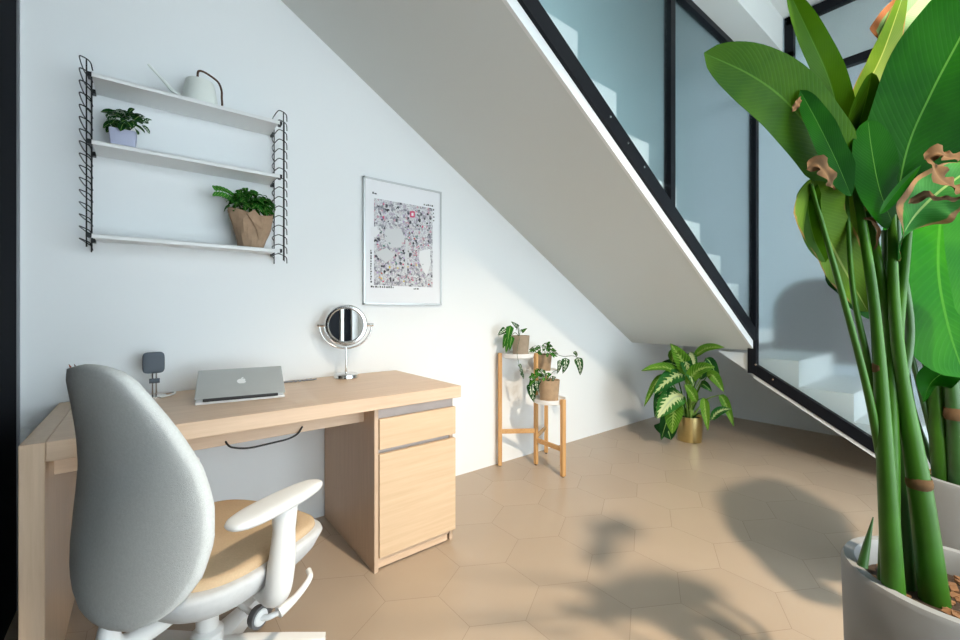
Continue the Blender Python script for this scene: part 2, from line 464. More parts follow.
bm = BM()
box(bm, (XL - .3, YR - .2, -0.06), (XC + .3, 0.2, -0.0012))
a = 0.196
def hexa(cx, cy, g=0.0008):
    r = a - g * 1.155
    ps = [V((cx + r * math.sin(PI / 3 * k), cy + r * math.cos(PI / 3 * k), 0)) for k in range(6)]
    if max(p.x for p in ps) < XL or min(p.x for p in ps) > XC or max(p.y for p in ps) < YR: return
    vs = [bm.verts.new((min(max(p.x, XL), XC), min(max(p.y, YR), 0), 0)) for p in ps]
    try: f = bm.faces.new(vs); f.material_index = 1
    except ValueError: pass
w6 = a * math.sqrt(3)
for j in range(-14, 6):
    for i in range(-8, 16):
        hexa(1.46 + w6 / 2 + i * w6 + (w6 / 2 if j % 2 else 0), -0.998 + j * a * 1.5)
me_floor = struct('floor', bm, [M['grout'], M['tile']])

bm = BM(); box(bm, (XL - .2, 0, -0.05), (XC + .2, .16, 5.2)); struct('wall_back', bm, M['wall'])
bm = BM(); box(bm, (XL - .14, YR, -0.05), (XL, 0.0, 3.3)); struct('wall_left', bm, M['black_panel'])
bm = BM(); box(bm, (XL, -0.022, 0), (XL + 0.006, 0.0, 3.3)); struct('trim_1', bm, M['gray_trim'])
for k, (y0, y1) in enumerate(((-2.62, -2.54), (-3.3, -3.2), (-3.9, -3.62))):
    bm = BM(); box(bm, (XL, y0, 0), (XL + .02, y1, 3.2), .002); struct('trim_%d' % (k + 2), bm, M['white_metal'])
bm = BM(); box(bm, (XC, YR, -0.05), (XC + .14, 0.0, 5.2)); struct('wall_right', bm, M['gray_wall'])
bm = BM(); prism(bm, [(XC - .02, -3.4, .62), (XC - .02, -.86, .62), (XC - .02, -.86, 1.0)] + [(XC - .02, -1.16 + .30 * math.cos(t), 1.06 + .30 * math.sin(t)) for t in [PI / 2 * k / 8 for k in range(1, 9)]] + [(XC - .02, -3.4, 1.36)], (.02, 0, 0)); struct('trim_6', bm, M['added_panel_dark'])  # added panel standing for the blurred dark area behind the lower glass
bm = BM()
box(bm, (XL, YR - .14, 0), (0.25, YR, 3.3)); box(bm, (3.75, YR - .14, 0), (XC, YR, 3.3)); box(bm, (0.25, YR - .14, 2.3), (3.75, YR, 3.3))
struct('wall_rear', bm, M['wall'])
bm = BM()
for x in (0.27, 1.43, 2.59, 3.73): box(bm, (x - .03, YR - .1, 0), (x + .03, YR - .04, 2.3))
for z in (0.03, 2.27): box(bm, (0.25, YR - .1, z - .03), (3.75, YR - .04, z + .03))
struct('window_1', bm, M['black'])
# ceiling of the room, with the dropped edge beam beside the upper glass
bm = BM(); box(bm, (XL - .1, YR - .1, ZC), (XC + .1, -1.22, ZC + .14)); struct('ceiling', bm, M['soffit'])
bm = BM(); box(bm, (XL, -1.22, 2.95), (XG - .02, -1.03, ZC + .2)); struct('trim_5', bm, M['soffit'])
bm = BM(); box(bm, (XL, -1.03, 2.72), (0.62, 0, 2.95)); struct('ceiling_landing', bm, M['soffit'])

# the stairwell: its back with shade put into a blue-grey colour, and its roof with a rooflight over the upper steps
bm = BM(); prism(bm, [(XL, -.012, zs(XL) + .08), (XG + .0, -.012, zs(XG) + .08), (XG, -.012, .91), (XC, -.012, .91), (XC, -.012, 5.0), (XL, -.012, 5.0)], (0, .010, 0)); struct('wall_stairwell', bm, M['well'])
bm = BM(); prism(bm, [(XL - .1, -1.25, ZC + .15), (XL, -1.25, ZC + .15), (XL, -1.25, 5.2), (XL - .1, -1.25, 5.2)], (0, 1.25, 0)); struct('wall_left_upper', bm, M['well'])
bm = BM(); box(bm, (XL, -1.25, ZC + .2), (XC, -1.15, 5.2)); struct('wall_stairwell_front', bm, M['well'])
bm = BM(); box(bm, (XL, -1.25, 4.9), (0.2, 0, 5.0)); box(bm, (2.7, -1.25, 4.9), (XC, 0, 5.0)); struct('ceiling_stairwell', bm, M['well'])
# ------------------------------------------------------------------ staircase
st = thing('staircase', 'white enclosed staircase turning at a quarter landing, with smooth sloped underside', 'staircase', (3.4, -0.5, 0))
x0 = 0.66
bm = BM()
th = 0.075
prism(bm, [(x0, 0, zs(x0)), (XG, 0, zs(XG)), (XG, 0, zs(XG) + th), (x0, 0, zs(x0) + th)], (0, YG + 0.004, 0))
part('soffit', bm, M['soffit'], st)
bm = BM()
prism(bm, [(x0, YG - .012, zs(x0) - .002), (XG - .03, YG - .012, zs(XG - .03) - .002), (XG - .03, YG - .012, zs(XG - .03) + .058), (x0, YG - .012, zs(x0) + .058)], (0, 0.016, 0))
part('stringer', bm, M['white_metal'], st)
# steps of the upper flight: tread .307, rise .1815
tr, rs = 0.307, 0.1815
k = 0
for i in range(-1, 10):
    xr_ = 3.655 - i * tr; zt = 1.272 + i * rs
    xl_ = xr_ - tr
    if xl_ < x0 - .1: break
    bm = BM()
    if i == -1:
        box(bm, (xr_ - .01, -1.0, zs(XG) + .06), (XG + .0, -0.002, zt + .0), .004)
    else:
        zb = zs(xr_ - tr * .0) + .05
        prism(bm, [(xl_, 0, zs(xl_) + .076), (xr_, 0, zs(xr_) + .076), (xr_, 0, zt), (xl_, 0, zt)], (0, -1.0, 0))
    part('step', bm, M['tread'], st)
# quarter landing and the lower flight
bm = BM(); box(bm, (XG + .012, -0.86, 0.785), (XC - .022, -0.012, 0.905), .003); part('landing', bm, M['tread'], st)
for i, (ya, yb, zt) in enumerate(((-1.30, -0.86, .715), (-1.60, -1.30, .525), (-1.90, -1.60, .338), (-2.19, -1.90, .155))):
    bm = BM()
    def zlow(y): return 0.589 + 0.6225 * (y + 1.049) + 0.03
    z0a, z0b = max(0.002, zlow(ya)), max(0.003, min(zlow(yb), zt - .01))
    prism(bm, [(XG + .04, ya, z0a), (XG + .04, yb, z0b), (XG + .04, yb, zt), (XG + .04, ya, zt)], (XC - XG - .065, 0, 0))
    part('step', bm, M['tread'], st)
# white fascia of the lower flight in the plane of the lower glass
bm = BM()
def zf(y): return 0.585 + 0.622 * (y + 1.049)
prism(bm, [(XG - .006, -0.772, 0.752), (XG - .006, -1.049, 0.752), (XG - .006, -1.049, zf(-1.049) - .015), (XG - .006, -1.03, zf(-1.049))], (.03, 0, 0))
prism(bm, [(XG - .014, -1.03, zf(-1.03) - .03), (XG - .014, -1.955, zf(-1.955) - .03), (XG - .014, -1.955, zf(-1.955) + .012), (XG - .014, -1.03, zf(-1.03) + .012)], (.045, 0, 0))
part('fascia', bm, M['white_metal'], st)

# ------------------------------------------------------------------ black framed glass partition beside the stairs
gp = thing('glass_partition', 'black steel framed frosted glass partition enclosing the staircase', 'glass partition', (3.892, -1.02, 0))
fw = 0.05
def dbar_x(xa, za, xb, zb, h, y0=YG - .03, y1=YG + .02, bm=None):
    d = V((xb - xa, 0, zb - za)).normalized(); n = V((-d.z, 0, d.x)) * h
    A, B = V((xa, y0, za)), V((xb, y0, zb))
    prism(bm, [A, B, B + n, A + n], (0, y1 - y0, 0))
def dbar_y(ya, za, yb, zb, h, x0_=XG - .025, x1_=XG + .025, bm=None):
    d = V((0, yb - ya, zb - za)).normalized(); n = V((0, -d.z, d.y)) * h
    if n.z < 0: n = -n
    A, B = V((x0_, ya, za)), V((x0_, yb, zb))
    prism(bm, [A, B, B + n, A + n], (x1_ - x0_, 0, 0))
bm = BM(); dbar_x(x0, zs(x0) + .058, XG - .02, zs(XG - .02) + .058, 0.085, bm=bm); part('bottom_rail', bm, M['black'], gp)
bm = BM(); dbar_x(x0 + .2, 2.91, XG, 2.91, 0.045, bm=bm); part('top_rail', bm, M['black'], gp)
bm = BM(); box(bm, (2.585, YG - .028, zs(2.61) + .1), (2.64, YG + .02, 2.915), .002); part('post', bm, M['black'], gp)
bm = BM(); box(bm, (1.30, YG - .028, zs(1.33) + .1), (1.355, YG + .02, 2.915), .002); part('post', bm, M['black'], gp)
bm = BM(); box(bm, (XG - .03, YG - .032, 0.60), (XG + .03, YG + .026, 2.97), .002); part('post', bm, M['black'], gp, label='black corner post')
bm = BM(); dbar_y(-1.0, 0.596 + .622 * .03, -1.99, 0.596 + .622 * (-1.99 + 1.0) + .02, 0.072, bm=bm); part('bottom_rail', bm, M['black'], gp)
bm = BM(); box(bm, (XG - .025, -3.6, 2.69), (XG + .025, -1.04, 2.745), .002); part('transom', bm, M['black'], gp)
bm = BM(); box(bm, (XG - .028, -1.285, 2.875), (XG + .028, -1.0, 2.935), .002); part('top_rail', bm, M['black'], gp)
bm = BM(); box(bm, (XG - .028, -1.285, 2.90), (XG + .028, -1.23, 3.185), .002); part('post', bm, M['black'], gp)
bm = BM(); box(bm, (XG - .028, -3.6, 3.12), (XG + .028, -1.24, 3.185), .002); part('top_rail', bm, M['black'], gp)
bm = BM(); prism(bm, [(x0 + .2, YG - .007, zs(x0 + .2) + .13), (XG - .02, YG - .007, zs(XG - .02) + .12), (XG - .02, YG - .007, 2.92), (x0 + .2, YG - .007, 2.92)], (0, .01, 0))
part('glass_pane', bm, M['frost'], gp)
bm = BM(); prism(bm, [(XG - .005, -1.04, 0.64), (XG - .005, -1.96, 0.10), (XG - .005, -1.96, 2.7), (XG - .005, -1.04, 2.7)], (.01, 0, 0))
part('glass_pane', bm, M['frost'], gp)
bm = BM(); prism(bm, [(XG - .005, -1.04, 2.735), (XG - .005, -3.5, 2.735), (XG - .005, -3.5, 3.14), (XG - .005, -1.25, 3.14), (XG - .005, -1.25, 2.9), (XG - .005, -1.04, 2.9)], (.01, 0, 0))
part('glass_pane', bm, M['frost'], gp)
# stair bolts on the frame
for x in (2.0, 2.15, 2.3): part('bolt', lathe(BM(), [(0.0, 0.004), (.005, .004), (.006, 0)], (x, YG - .03, zs(x) + .115), 10, axis=(0, -1, 0)), M['chrome'], gp)
for y in (-1.05, -1.16): part('bolt', lathe(BM(), [(0.0, 0.004), (.006, .004), (.007, 0)], (XG - .03 if y > -1.1 else XG - .025, y, .64 + .622 * (y + 1.05) + (.03 if y > -1.1 else 0)), 10, axis=(-1, 0, 0)), M['chrome'], gp)

# ------------------------------------------------------------------ desk
D = thing('desk', 'light oak desk with a drawer and door cabinet at its right end', 'desk', (0.7, -0.335, 0))
yf, yb = -.66, -.01
bm = BM(); box(bm, (0.049, yf, .677), (1.4, yb, .73), .0025); part('desktop', bm, M['oak'], D)
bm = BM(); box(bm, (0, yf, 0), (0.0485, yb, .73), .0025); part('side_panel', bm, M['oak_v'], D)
bm = BM(); box(bm, (0.0485, -.52, .602), (.99, -.50, .677), .001); part('apron', bm, M['oak'], D)
cab = BM()
box(cab, (.988, -.625, 0), (1.006, -.012, .6765), .001)
box(cab, (1.372, -.605, 0), (1.39, -.012, .6765), .001)
box(cab, (1.006, -.03, .03), (1.372, -.012, .6765))
box(cab, (1.006, -.60, .03), (1.372, -.03, .045))
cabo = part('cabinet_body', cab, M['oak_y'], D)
bm = BM(); box(bm, (1.006, -.60, .47), (1.388, -.58, .51)); box(bm, (1.006, -.606, .615), (1.388, -.585, .6765)); part('recess_rail', bm, M['rail_gray'], D, label='grey recessed rail above the drawer')
bm = BM(); box(bm, (1.010, -.627, .502), (1.392, -.607, .628), .0015); part('drawer', bm, M['oak_front'], D)
bm = BM(); box(bm, (1.010, -.627, .055), (1.392, -.607, .482), .0015); part('door', bm, M['oak_front'], D)
bm = BM(); box(bm, (1.0065, -.612, .008), (1.355, -.595, .085), .001); part('plinth', bm, M['oak'], D)
cbl = part('power_cord', tube(BM(), [(.47, -.49, .64), (.482, -.528, .605), (.506, -.532, .590), (.55, -.535, .582), (.62, -.535, .585), (.68, -.535, .590), (.715, -.53, .602), (.735, -.525, .625)], .0035, 8), M['cable'])
tag(cbl, 'thin black cord looping below the desktop in front of the apron', 'cord')

# ------------------------------------------------------------------ laptop, seen from behind, lid half lowered
lp = thing('laptop', 'silver laptop with half lowered lid standing open on the oak desk', 'laptop', (.56, -.31, .73))
ang = -0.15
Rz = Matrix.Rotation(ang, 3, 'Z')
hinge = V((.543, -.418, .742))
def LP(x, y, z): return hinge + Rz @ V((x, y, z))
bm = BM(); obox(bm, LP(0, .108, -.006), (.300, .212, .011), Rz, .003); part('keyboard_base', bm, M['alu_light'], lp)
tilt = math.radians(24)
Rl = Rz @ Matrix.Rotation(tilt, 3, 'X')
bm = BM(); obox(bm, LP(0, 0, .010) + Rl @ V((0, .1, 0)), (.302, .204, .006), Rl, .0028); lid = part('lid', bm, M['aluminium'], lp)
bm = BM(); obox(bm, LP(0, -.001, .005), (.25, .010, .012), Rz, .003); part('hinge', bm, M['dark_plastic'], lp)
# the emblem on the lid
lc = LP(0, 0, .010) + Rl @ V((0, .1, .0034))
Rm = Rl
bm = BM()
ap = []
for i in range(40):
    t = 2 * PI * i / 40
    r = 1 - 0.16 * math.exp(-((t - PI / 2) / .33) ** 2) - 0.09 * math.exp(-((t - 3 * PI / 2) / .25) ** 2) - .34 * math.exp(-((((t + PI) % (2 * PI)) - PI - .12) / .34) ** 2)
    ap.append((.0165 * r * math.cos(t), .0185 * r * math.sin(t)))
prism(bm, [lc + Rm @ V((x, y, 0)) for x, y in ap], Rm @ V((0, 0, .0006)))
lf = [(.002 + .004 * math.cos(t) * .8 + .003 * math.sin(t), .0215 + .006 * math.sin(t)) for t in [2 * PI * i / 12 for i in range(12)]]
prism(bm, [lc + Rm @ V((x, y, 0)) for x, y in lf], Rm @ V((0, 0, .0006)))
part('emblem', bm, M['logo'], lid)

# ------------------------------------------------------------------ round table mirror
mc = V((1.064, -.113, 1.003)); mn = (V((0.30, -2.2, 1.02)) - mc); mn.z *= .2; mn.normalize()
mr = thing('vanity_mirror', 'round chrome vanity mirror on a slim stem standing on the desk', 'mirror', (1.064, -.113, .73))
bm = BM(); lathe(bm, [(0, 0), (.058, 0), (.062, .004), (.060, .02), (.052, .025), (.015, .028), (0, .028)], (1.064, -.113, .7305), 40); part('base', bm, M['chrome'], mr, smooth=True)
bm = BM(); tube(bm, [(1.064, -.113, .755), (1.064, -.113, .888)], .0055, 12); part('stem', bm, M['chrome'], mr, smooth=True)
sd = mn.cross(V((0, 0, 1))).normalized(); upv = V((0, 0, 1))
arc = [mc + sd * (.128 * math.cos(t)) + upv * (.120 * math.sin(t)) for t in [PI + PI * i / 20 for i in range(21)]]
bm = BM(); tube(bm, arc, .0045, 10, sm=1); part('yoke', bm, M['chrome'], mr, smooth=True)
for s in (-1, 1):
    bm = BM(); tube(bm, [mc + sd * (s * .100), mc + sd * (s * .138)], .0085, 12); part('pivot_knob', bm, M['chrome'], mr, smooth=True)
ring = BM()
lathe(ring, [(.084, .006), (.090, .012), (.100, .011), (.106, .004), (.106, -.006), (.098, -.012), (.084, -.010), (.084, .006)], mc, 56, axis=mn)
part('rim', ring, M['chrome'], mr, smooth=True)
bm = BM(); lathe(bm, [(0, .004), (.086, .004), (.086, -.006), (0, -.006)], mc, 56, axis=mn); part('glass', bm, M['mirror'], mr)

# ------------------------------------------------------------------ small pad on a chrome stand, charger, pencils
pd = thing('desk_stand', 'small square charcoal pad on a thin chrome stand by the wall behind the chair', 'stand', (.283, -.1, .73))
bm = BM(); pillow(bm, superell(.036, .043, 5, 40), .007, 3, 6, deform=lambda q: V((.2805 + q.x, -.1 - .006 * 0 - q.z, .868 + q.y))); part('pad', bm, M['charcoal'], pd, smooth='all')
bm = BM(); tube(bm, [(.277, -.096, .835), (.277, -.096, .733)], .0028, 8); tube(bm, [(.289, -.096, .835), (.289, -.096, .733)], .0028, 8); part('stem', bm, M['chrome'], pd, smooth=True)
bm = BM(); tube(bm, [(.266, -.1, .795), (.300, -.1, .795)], .0095, 12); part('clamp_knob', bm, M['charcoal'], pd, smooth=True)
bm = BM(); lathe(bm, [(0, 0), (.040, 0), (.040, .005), (.02, .008), (0, .008)], (.283, -.1, .7302), 32); part('base', bm, M['chrome'], pd, smooth=True)
wc = part('charging_cable', tube(BM(), [(.30, -.155, .7345), (.325, -.13, .7345), (.345, -.105, .736), (.35, -.08, .738), (.33, -.05, .736), (.29, -.04, .735)], .004, 8), M['white_cable'])
tag(wc, 'short white cable lying on the desk below the charcoal pad', 'cable')
bc = BM(); tube(bc, [(.74, -.09, .7345), (.79, -.075, .7345), (.84, -.07, .7345), (.90, -.085, .7345), (.925, -.075, .7345)], .0038, 8)
for i in range(9): box(bc, (.745 + i * .019, -.085 + .006 * math.sin(i), .731), (.754 + i * .019, -.07 + .006 * math.sin(i), .7385), .001)
bco = part('beaded_cord', bc, M['gray_trim']); tag(bco, 'dark braided cord lying on the desk between laptop and round mirror', 'cord')
cup = thing('pen_holder', 'white pen cup behind the chair back on the desk', 'pen cup', (.098, -.12, .73))
bm = BM(); lathe(bm, [(0, 0), (.028, 0), (.030, .088), (.0275, .088), (.026, .006), (0, .006)], (.098, -.12, .7305), 28); part('cup', bm, M['white_plastic'], cup, smooth=True)
for i, (dx, dy, lx, m, lb) in enumerate(((-.010, .004, -.012, 'pencil_red', 'red pencil standing in the pen cup, the left one'), (.008, -.004, .012, 'pencil_dark', 'dark brown pencil standing in the pen cup, the right one'))):
    bm = BM(); P0 = V((.098 + dx * .3, -.12 + dy, .739)); P1 = V((.050 + lx * .6, -.12 + dy * 1.5, .868)); P2 = P1 + (P1 - P0).normalized() * .016
    tube(bm, [P0, P1], .0036, 6); tube(bm, [P1, P2], [.0036, .0008], 6)
    tag(part('pencil', bm, M[m]), lb, 'pencil', 'pencils in the pen cup')

# ------------------------------------------------------------------ wire wall shelf
sh = thing('wall_shelf', 'white three-tier wall shelf hung between two black wire ladders', 'shelf', (.41, -.1, 1.3))
for X in (.090, .745):
    bm = BM()
    for y in (-.012, -.19):
        tube(bm, [(X, y, 1.305), (X, y, 1.975 if y < -.1 else 1.985)], .0024, 6)
    tube(bm, [(X + .012, -.155, 1.305), (X + .012, -.155, 1.95)], .0018, 6)
    for i in range(16):
        z = 1.318 + i * .0432
        tube(bm, [(X, -.012, z + .012), (X - .017, -.05, z + .022), (X - .020, -.17, z + .018), (X - .010, -.197, z + .012), (X + .010, -.198, z), (X + .016, -.185, z - .024)], .0021, 6, sm=4)
    part('wire_ladder', bm, M['wire'], sh, smooth=True)
for z in (1.3500, 1.6860, 1.9270):
    bm = BM()
    box(bm, (.104, -.2, z), (.728, -.006, z + .004), .001)
    box(bm, (.104, -.2, z - .012), (.728, -.197, z + .004), .0008)
    so = part('shelf_board', bm, M['white_metal'], sh)
    for X in (.098, .733):
        for ya, yb in ((-.195, -.16), (-.04, -.012)):
            bm = BM(); box(bm, (X - .006, ya, z - .010), (X + .006, yb, z + .006), .001); part('bracket', bm, M['wire'], so)

def leafcloud(bm, c, R, n, size, nrmbias=(0, 0, 1), prof='oval', mi=None, zmin=None, asp=.5, seed=1, squash=.8):
    rnd = random.Random(seed)
    for i in range(n):
        d = V((rnd.gauss(0, 1), rnd.gauss(0, 1), rnd.gauss(0, 1))).normalized()
        if d.z < -.35: d.z = -d.z
        p = V(c) + V((d.x * R[0], d.y * R[1], d.z * R[2])) * (rnd.uniform(.55, 1.0))
        nn = (d + V(nrmbias) * .6).normalized()
        t = (d + V((rnd.uniform(-.8, .8), rnd.uniform(-.8, .8), rnd.uniform(-.5, .2)))); t = (t - nn * t.dot(nn) * .7).normalized()
        s = size * rnd.uniform(.7, 1.25)
        leaf(bm, [p, p + t * s * .5 + nn * s * .06, p + t * s - V((0, 0, s * .15))], s * asp * .5, nn, prof, .25, 6, 2, mi=0 if mi is None else mi)

# what stands on the shelf
sp = thing('potted_plant', 'dark leafy small plant in a lavender pot on the middle shelf board', 'plant', (.187, -.1, 1.692))
bm = BM(); box(bm, (-.041, -.036, 0), (.041, .036, .080), .006); bmesh.ops.scale(bm, vec=(1, 1, 1), verts=bm.verts)
for v in bm.verts:
    f = .86 + .16 * v.co.z / .080; v.co.x *= f; v.co.y *= f
bmesh.ops.translate(bm, vec=(.187, -.1, 1.6925), verts=bm.verts); part('pot', bm, M['lavender'], sp, smooth=True)
bm = BM(); leafcloud(bm, (.190, -.1, 1.805), (.046, .042, .046), 46, .040, seed=3, asp=.62); part('foliage', bm, M['L_deep'], sp)
bm = BM(); leafcloud(bm, (.205, -.135, 1.812), (.045, .02, .04), 9, .030, seed=5, asp=.6, nrmbias=(0, -1.5, .5)); leafcloud(bm, (.138, -.13, 1.785), (.02, .02, .02), 3, .04, seed=6, asp=.6, nrmbias=(0, -1.5, .5)); part('variegated_leaf', bm, M['L_white'], sp, label='pale pink-white marked leaves')
bm = BM()
for i in range(6): tube(bm, [(.187, -.1, 1.76), (.187 + .04 * math.cos(i), -.1 + .03 * math.sin(i), 1.81)], .0022, 6)
part('stem', bm, M['stem_dark'], sp)

kp = thing('potted_plant', 'bushy green plant in brown wrinkled paper pot on the lowest shelf board', 'plant', (.63, -.1, 1.354))
bm = BM()
n = 30
rings = []
for j in range(10):
    t = j / 9
    r = .046 + .046 * t ** .9
    row = []
    for k in range(n):
        th_ = 2 * PI * k / n
        rr = r * (1 + .05 * math.sin(3 * th_ + 4 * t) + .035 * math.sin(7 * th_ - 5 * t) + .02 * math.sin(11 * th_ + 9 * t))
        zz = 1.3545 + .160 * t + (.014 * math.sin(2 * th_ + 1) if j == 9 else 0)
        row.append(bm.verts.new((.63 + rr * math.cos(th_), -.1 + rr * .85 * math.sin(th_), zz)))
    rings.append(row)
for a_, b_ in zip(rings, rings[1:]):
    for k in range(n): bm.faces.new((a_[k], a_[(k + 1) % n], b_[(k + 1) % n], b_[k]))
bm.faces.new(list(reversed(rings[0])))
cap = bm.verts.new((.63, -.1, 1.49))
for k in range(n): bm.faces.new((rings[-1][k], rings[-1][(k + 1) % n], cap))
part('paper_pot', bm, M['kraft'], kp)
bm = BM(); prism(bm, [(.600, -.172, 1.50), (.628, -.182, 1.52), (.655, -.178, 1.49), (.667, -.165, 1.44), (.652, -.150, 1.39), (.640, -.16, 1.44), (.622, -.172, 1.47)], (0, -.004, 0)); part('paper_fold', bm, M['kraft'], kp)
bm = BM(); leafcloud(bm, (.628, -.105, 1.552), (.088, .065, .058), 210, .034, seed=9, asp=.70)
for i in range(7):
    p = V((.565 - i * .012, -.11 - .004 * i, 1.575 + .008 * i - .001 * i * i))
    for s in (-1, 1): leaf(bm, [p, p + V((-.006, s * .005, s * .014)), p + V((-.016, s * .006, s * .024))], .0085, (0, -1, .4), 'oval', .2, 6, 2)
part('foliage', bm, M['L_small'], kp)
bm = BM()
tube(bm, [(.60, -.1, 1.50), (.565, -.11, 1.572), (.52, -.13, 1.60), (.485, -.14, 1.605)], .002, 6)
for i in range(6): tube(bm, [(.63, -.1, 1.49), (.63 + .06 * math.cos(i * 1.1), -.1 + .04 * math.sin(i * 1.1), 1.56)], .002, 6)
part('stem', bm, M['stem'], kp)

wcn = thing('watering_can', 'white watering can with dark bronze handle on the top shelf board', 'watering can', (.44, -.11, 1.9300))
bm = BM(); lathe(bm, [(0, 0), (.068, 0), (.071, .004), (.056, .088), (.050, .112), (.046, .112), (.048, .10), (0, .098)], (.435, -.11, 1.9305), 40); part('body', bm, M['can_white'], wcn, smooth=True)
bm = BM(); tube(bm, [(.385, -.11, 1.9550), (.345, -.11, 1.9750), (.305, -.112, 2.0150), (.263, -.115, 2.0550)], [.011, .008, .0055, .0045], 12); part('spout', bm, M['can_white'], wcn, smooth=True)
bm = BM(); tube(bm, [(.425, -.13, 2.0500), (.428, -.13, 2.0780), (.445, -.13, 2.0830), (.475, -.13, 2.0720), (.500, -.13, 2.0550), (.511, -.13, 2.0250), (.512, -.13, 1.9950), (.512, -.13, 1.9550), (.495, -.125, 1.9450)], .0042, 10); part('handle', bm, M['can_handle'], wcn, smooth=True)

# ------------------------------------------------------------------ framed print
px0, px1, pz0, pz1 = 1.199, 1.712, 1.112, 1.824
pf = thing('picture_frame', 'thin silver framed collage print hanging on the white wall', 'picture', (1.455, 0, 1.11))
bm = BM()
fwid = .010
box(bm, (px0, -.022, pz0), (px0 + fwid, -.0008, pz1), .001); box(bm, (px1 - fwid, -.022, pz0), (px1, -.0008, pz1), .001)
box(bm, (px0, -.022, pz0), (px1, -.0008, pz0 + fwid), .001); box(bm, (px0, -.022, pz1 - fwid), (px1, -.0008, pz1), .001)
part('frame', bm, M['frame_silver'], pf)
bm = BM(); box(bm, (px0 + .004, -.014, pz0 + .004), (px1 - .004, -.002, pz1 - .004)); sheet = part('print', bm, M['paper'], pf)
bm = BM()
rnd = random.Random(4)
ax0, ax1, az0, az1 = 1.262, 1.648, 1.222, 1.712
box(bm, (ax0, -.0148, az0), (ax1, -.0138, az1), 0, 0)
def patch(poly, mi, lift=.0004): prism(bm, [(x, -.0148, z) for x, z in poly], (0, -lift, 0), mi)
# blank areas of the collage
patch([(1.555, 1.44), (1.63, 1.46), (1.635, 1.37), (1.605, 1.29), (1.575, 1.33), (1.55, 1.39)], 1, .0010)
patch([(1.33, 1.545), (1.43, 1.56), (1.455, 1.50), (1.43, 1.45), (1.36, 1.44), (1.325, 1.49)], 2, .0010)
patch([(1.242, 1.545), (1.275, 1.555), (1.295, 1.52), (1.27, 1.49), (1.245, 1.50)], 1, .0010)
patch([(1.27, 1.405), (1.34, 1.44), (1.39, 1.40), (1.335, 1.35)], 2, .0010)
patch([(1.455, 1.30), (1.47, 1.30), (1.478, 1.50), (1.46, 1.50)], 2, .0010)
# coloured snippets
for i in range(150):
    x = rnd.uniform(ax0 + .01, ax1 - .02); z = rnd.uniform(az0 + .01, az1 - .02)
    low = (az1 - z) / (az1 - az0)
    mi = rnd.choices([3, 4, 5, 6, 7, 0, 8], [1.0 * low + .3, 1.1 * max(0, low - .55) * 3, 1.3, .4 * low, .5, 0, 1.4])[0]
    s = rnd.uniform(.003, .009)
    a0 = rnd.uniform(0, 6)
    patch([(x + s * math.cos(a0 + k * 1.571) * rnd.uniform(.6, 1.2), z + s * math.sin(a0 + k * 1.571) * rnd.uniform(.6, 1.2)) for k in range(4)], mi, .0006 + .0002 * (i % 3))
patch([(1.49, 1.635), (1.522, 1.638), (1.522, 1.675), (1.49, 1.672)], 3, .0016); patch([(1.499, 1.645), (1.513, 1.646), (1.513, 1.664), (1.499, 1.663)], 1, .002)
# tiny marks along the border, too small to read
def marks(x, z, dx, dz, n, h, w):
    for i in range(n):
        ww = w * rnd.uniform(.5, 1.1); hh = h * rnd.uniform(.5, 1.1)
        cx, cz = x + dx * i, z + dz * i
        patch([(cx, cz), (cx + ww, cz), (cx + ww, cz + hh), (cx, cz + hh)], 8, .0008)
marks(1.252, 1.735, .012, 0, 2, .012, .014)
marks(1.585, 1.722, .014, 0, 5, .010, .010); marks(1.652, 1.70, 0, -.022, 4, .012, .010)
marks(1.240, 1.235, 0, .0145, 13, .011, .009); marks(1.242, 1.208, .0135, 0, 11, .012, .010)
marks(1.515, 1.205, .012, 0, 3, .010, .011)
part('collage', bm, [M['collage'], M['white_paint_print'], M['grey_print'], M['pk'], M['yl'], M['ll'], M['rd'], M['gn'], M['ink']], sheet)

# ------------------------------------------------------------------ three-armed plant stand
ps = thing('plant_stand', 'three-tier oak plant stand with white dishes by the wall', 'plant stand', (2.387, -.186, 0))
ctr = V((2.387, -.186, 0)); Lg = {'A': V((2.178, -.044, 0)), 'B': V((2.622, -.066, 0)), 'C': V((2.371, -.443, 0))}
def leg_(p, h, d):
    bm = BM(); R = Matrix.Rotation(math.atan2(d.y, d.x), 3, 'Z')
    obox(bm, (p.x, p.y, h / 2 + .004), (.022, .026, h - .008), R, .002); L_ = part('leg', bm, M['stand_wood'], ps)
    bm = BM(); lathe(bm, [(0, 0), (.008, 0), (.009, .006), (0, .006)], (p.x, p.y, 0), 12); part('foot_pad', bm, M['dark_plastic'], L_)
leg_(ctr, .782, V((1, 0, 0)))
for k, h, hr in (('A', .782, .24), ('B', .668, .198), ('C', .50, .177)):
    d = (Lg[k] - ctr); leg_(Lg[k], h, d)
    u_ = d.normalized(); R = Matrix.Rotation(math.atan2(d.y, d.x), 3, 'Z')
    bm = BM(); obox(bm, (ctr + Lg[k]) / 2 + V((0, 0, hr)), (d.length - .022, .014, .026), R, .0015); part('rung', bm, M['stand_wood_h'], ps)
    bm = BM(); mpt = (ctr + Lg[k]) / 2
    ztop = {'A': .784, 'B': .654, 'C': .492}[k]
    lathe(bm, [(0, -.030), (.095, -.032), (.108, -.026), (.112, 0), (.108, .001), (.103, -.014), (0, -.016)], mpt + V((0, 0, ztop)), 44); part('dish', bm, M['white_dish'], ps, smooth=True, label='white round dish')
def pot_lathe(c, r0, r1, h): return lathe(BM(), [(0, 0), (r0, 0), (r1, h), (r1 - .006, h), (r1 - .01, h - .012), (0, h - .014)], c, 28)
mA = (ctr + Lg['A']) / 2; mB = (ctr + Lg['B']) / 2; mC = (ctr + Lg['C']) / 2
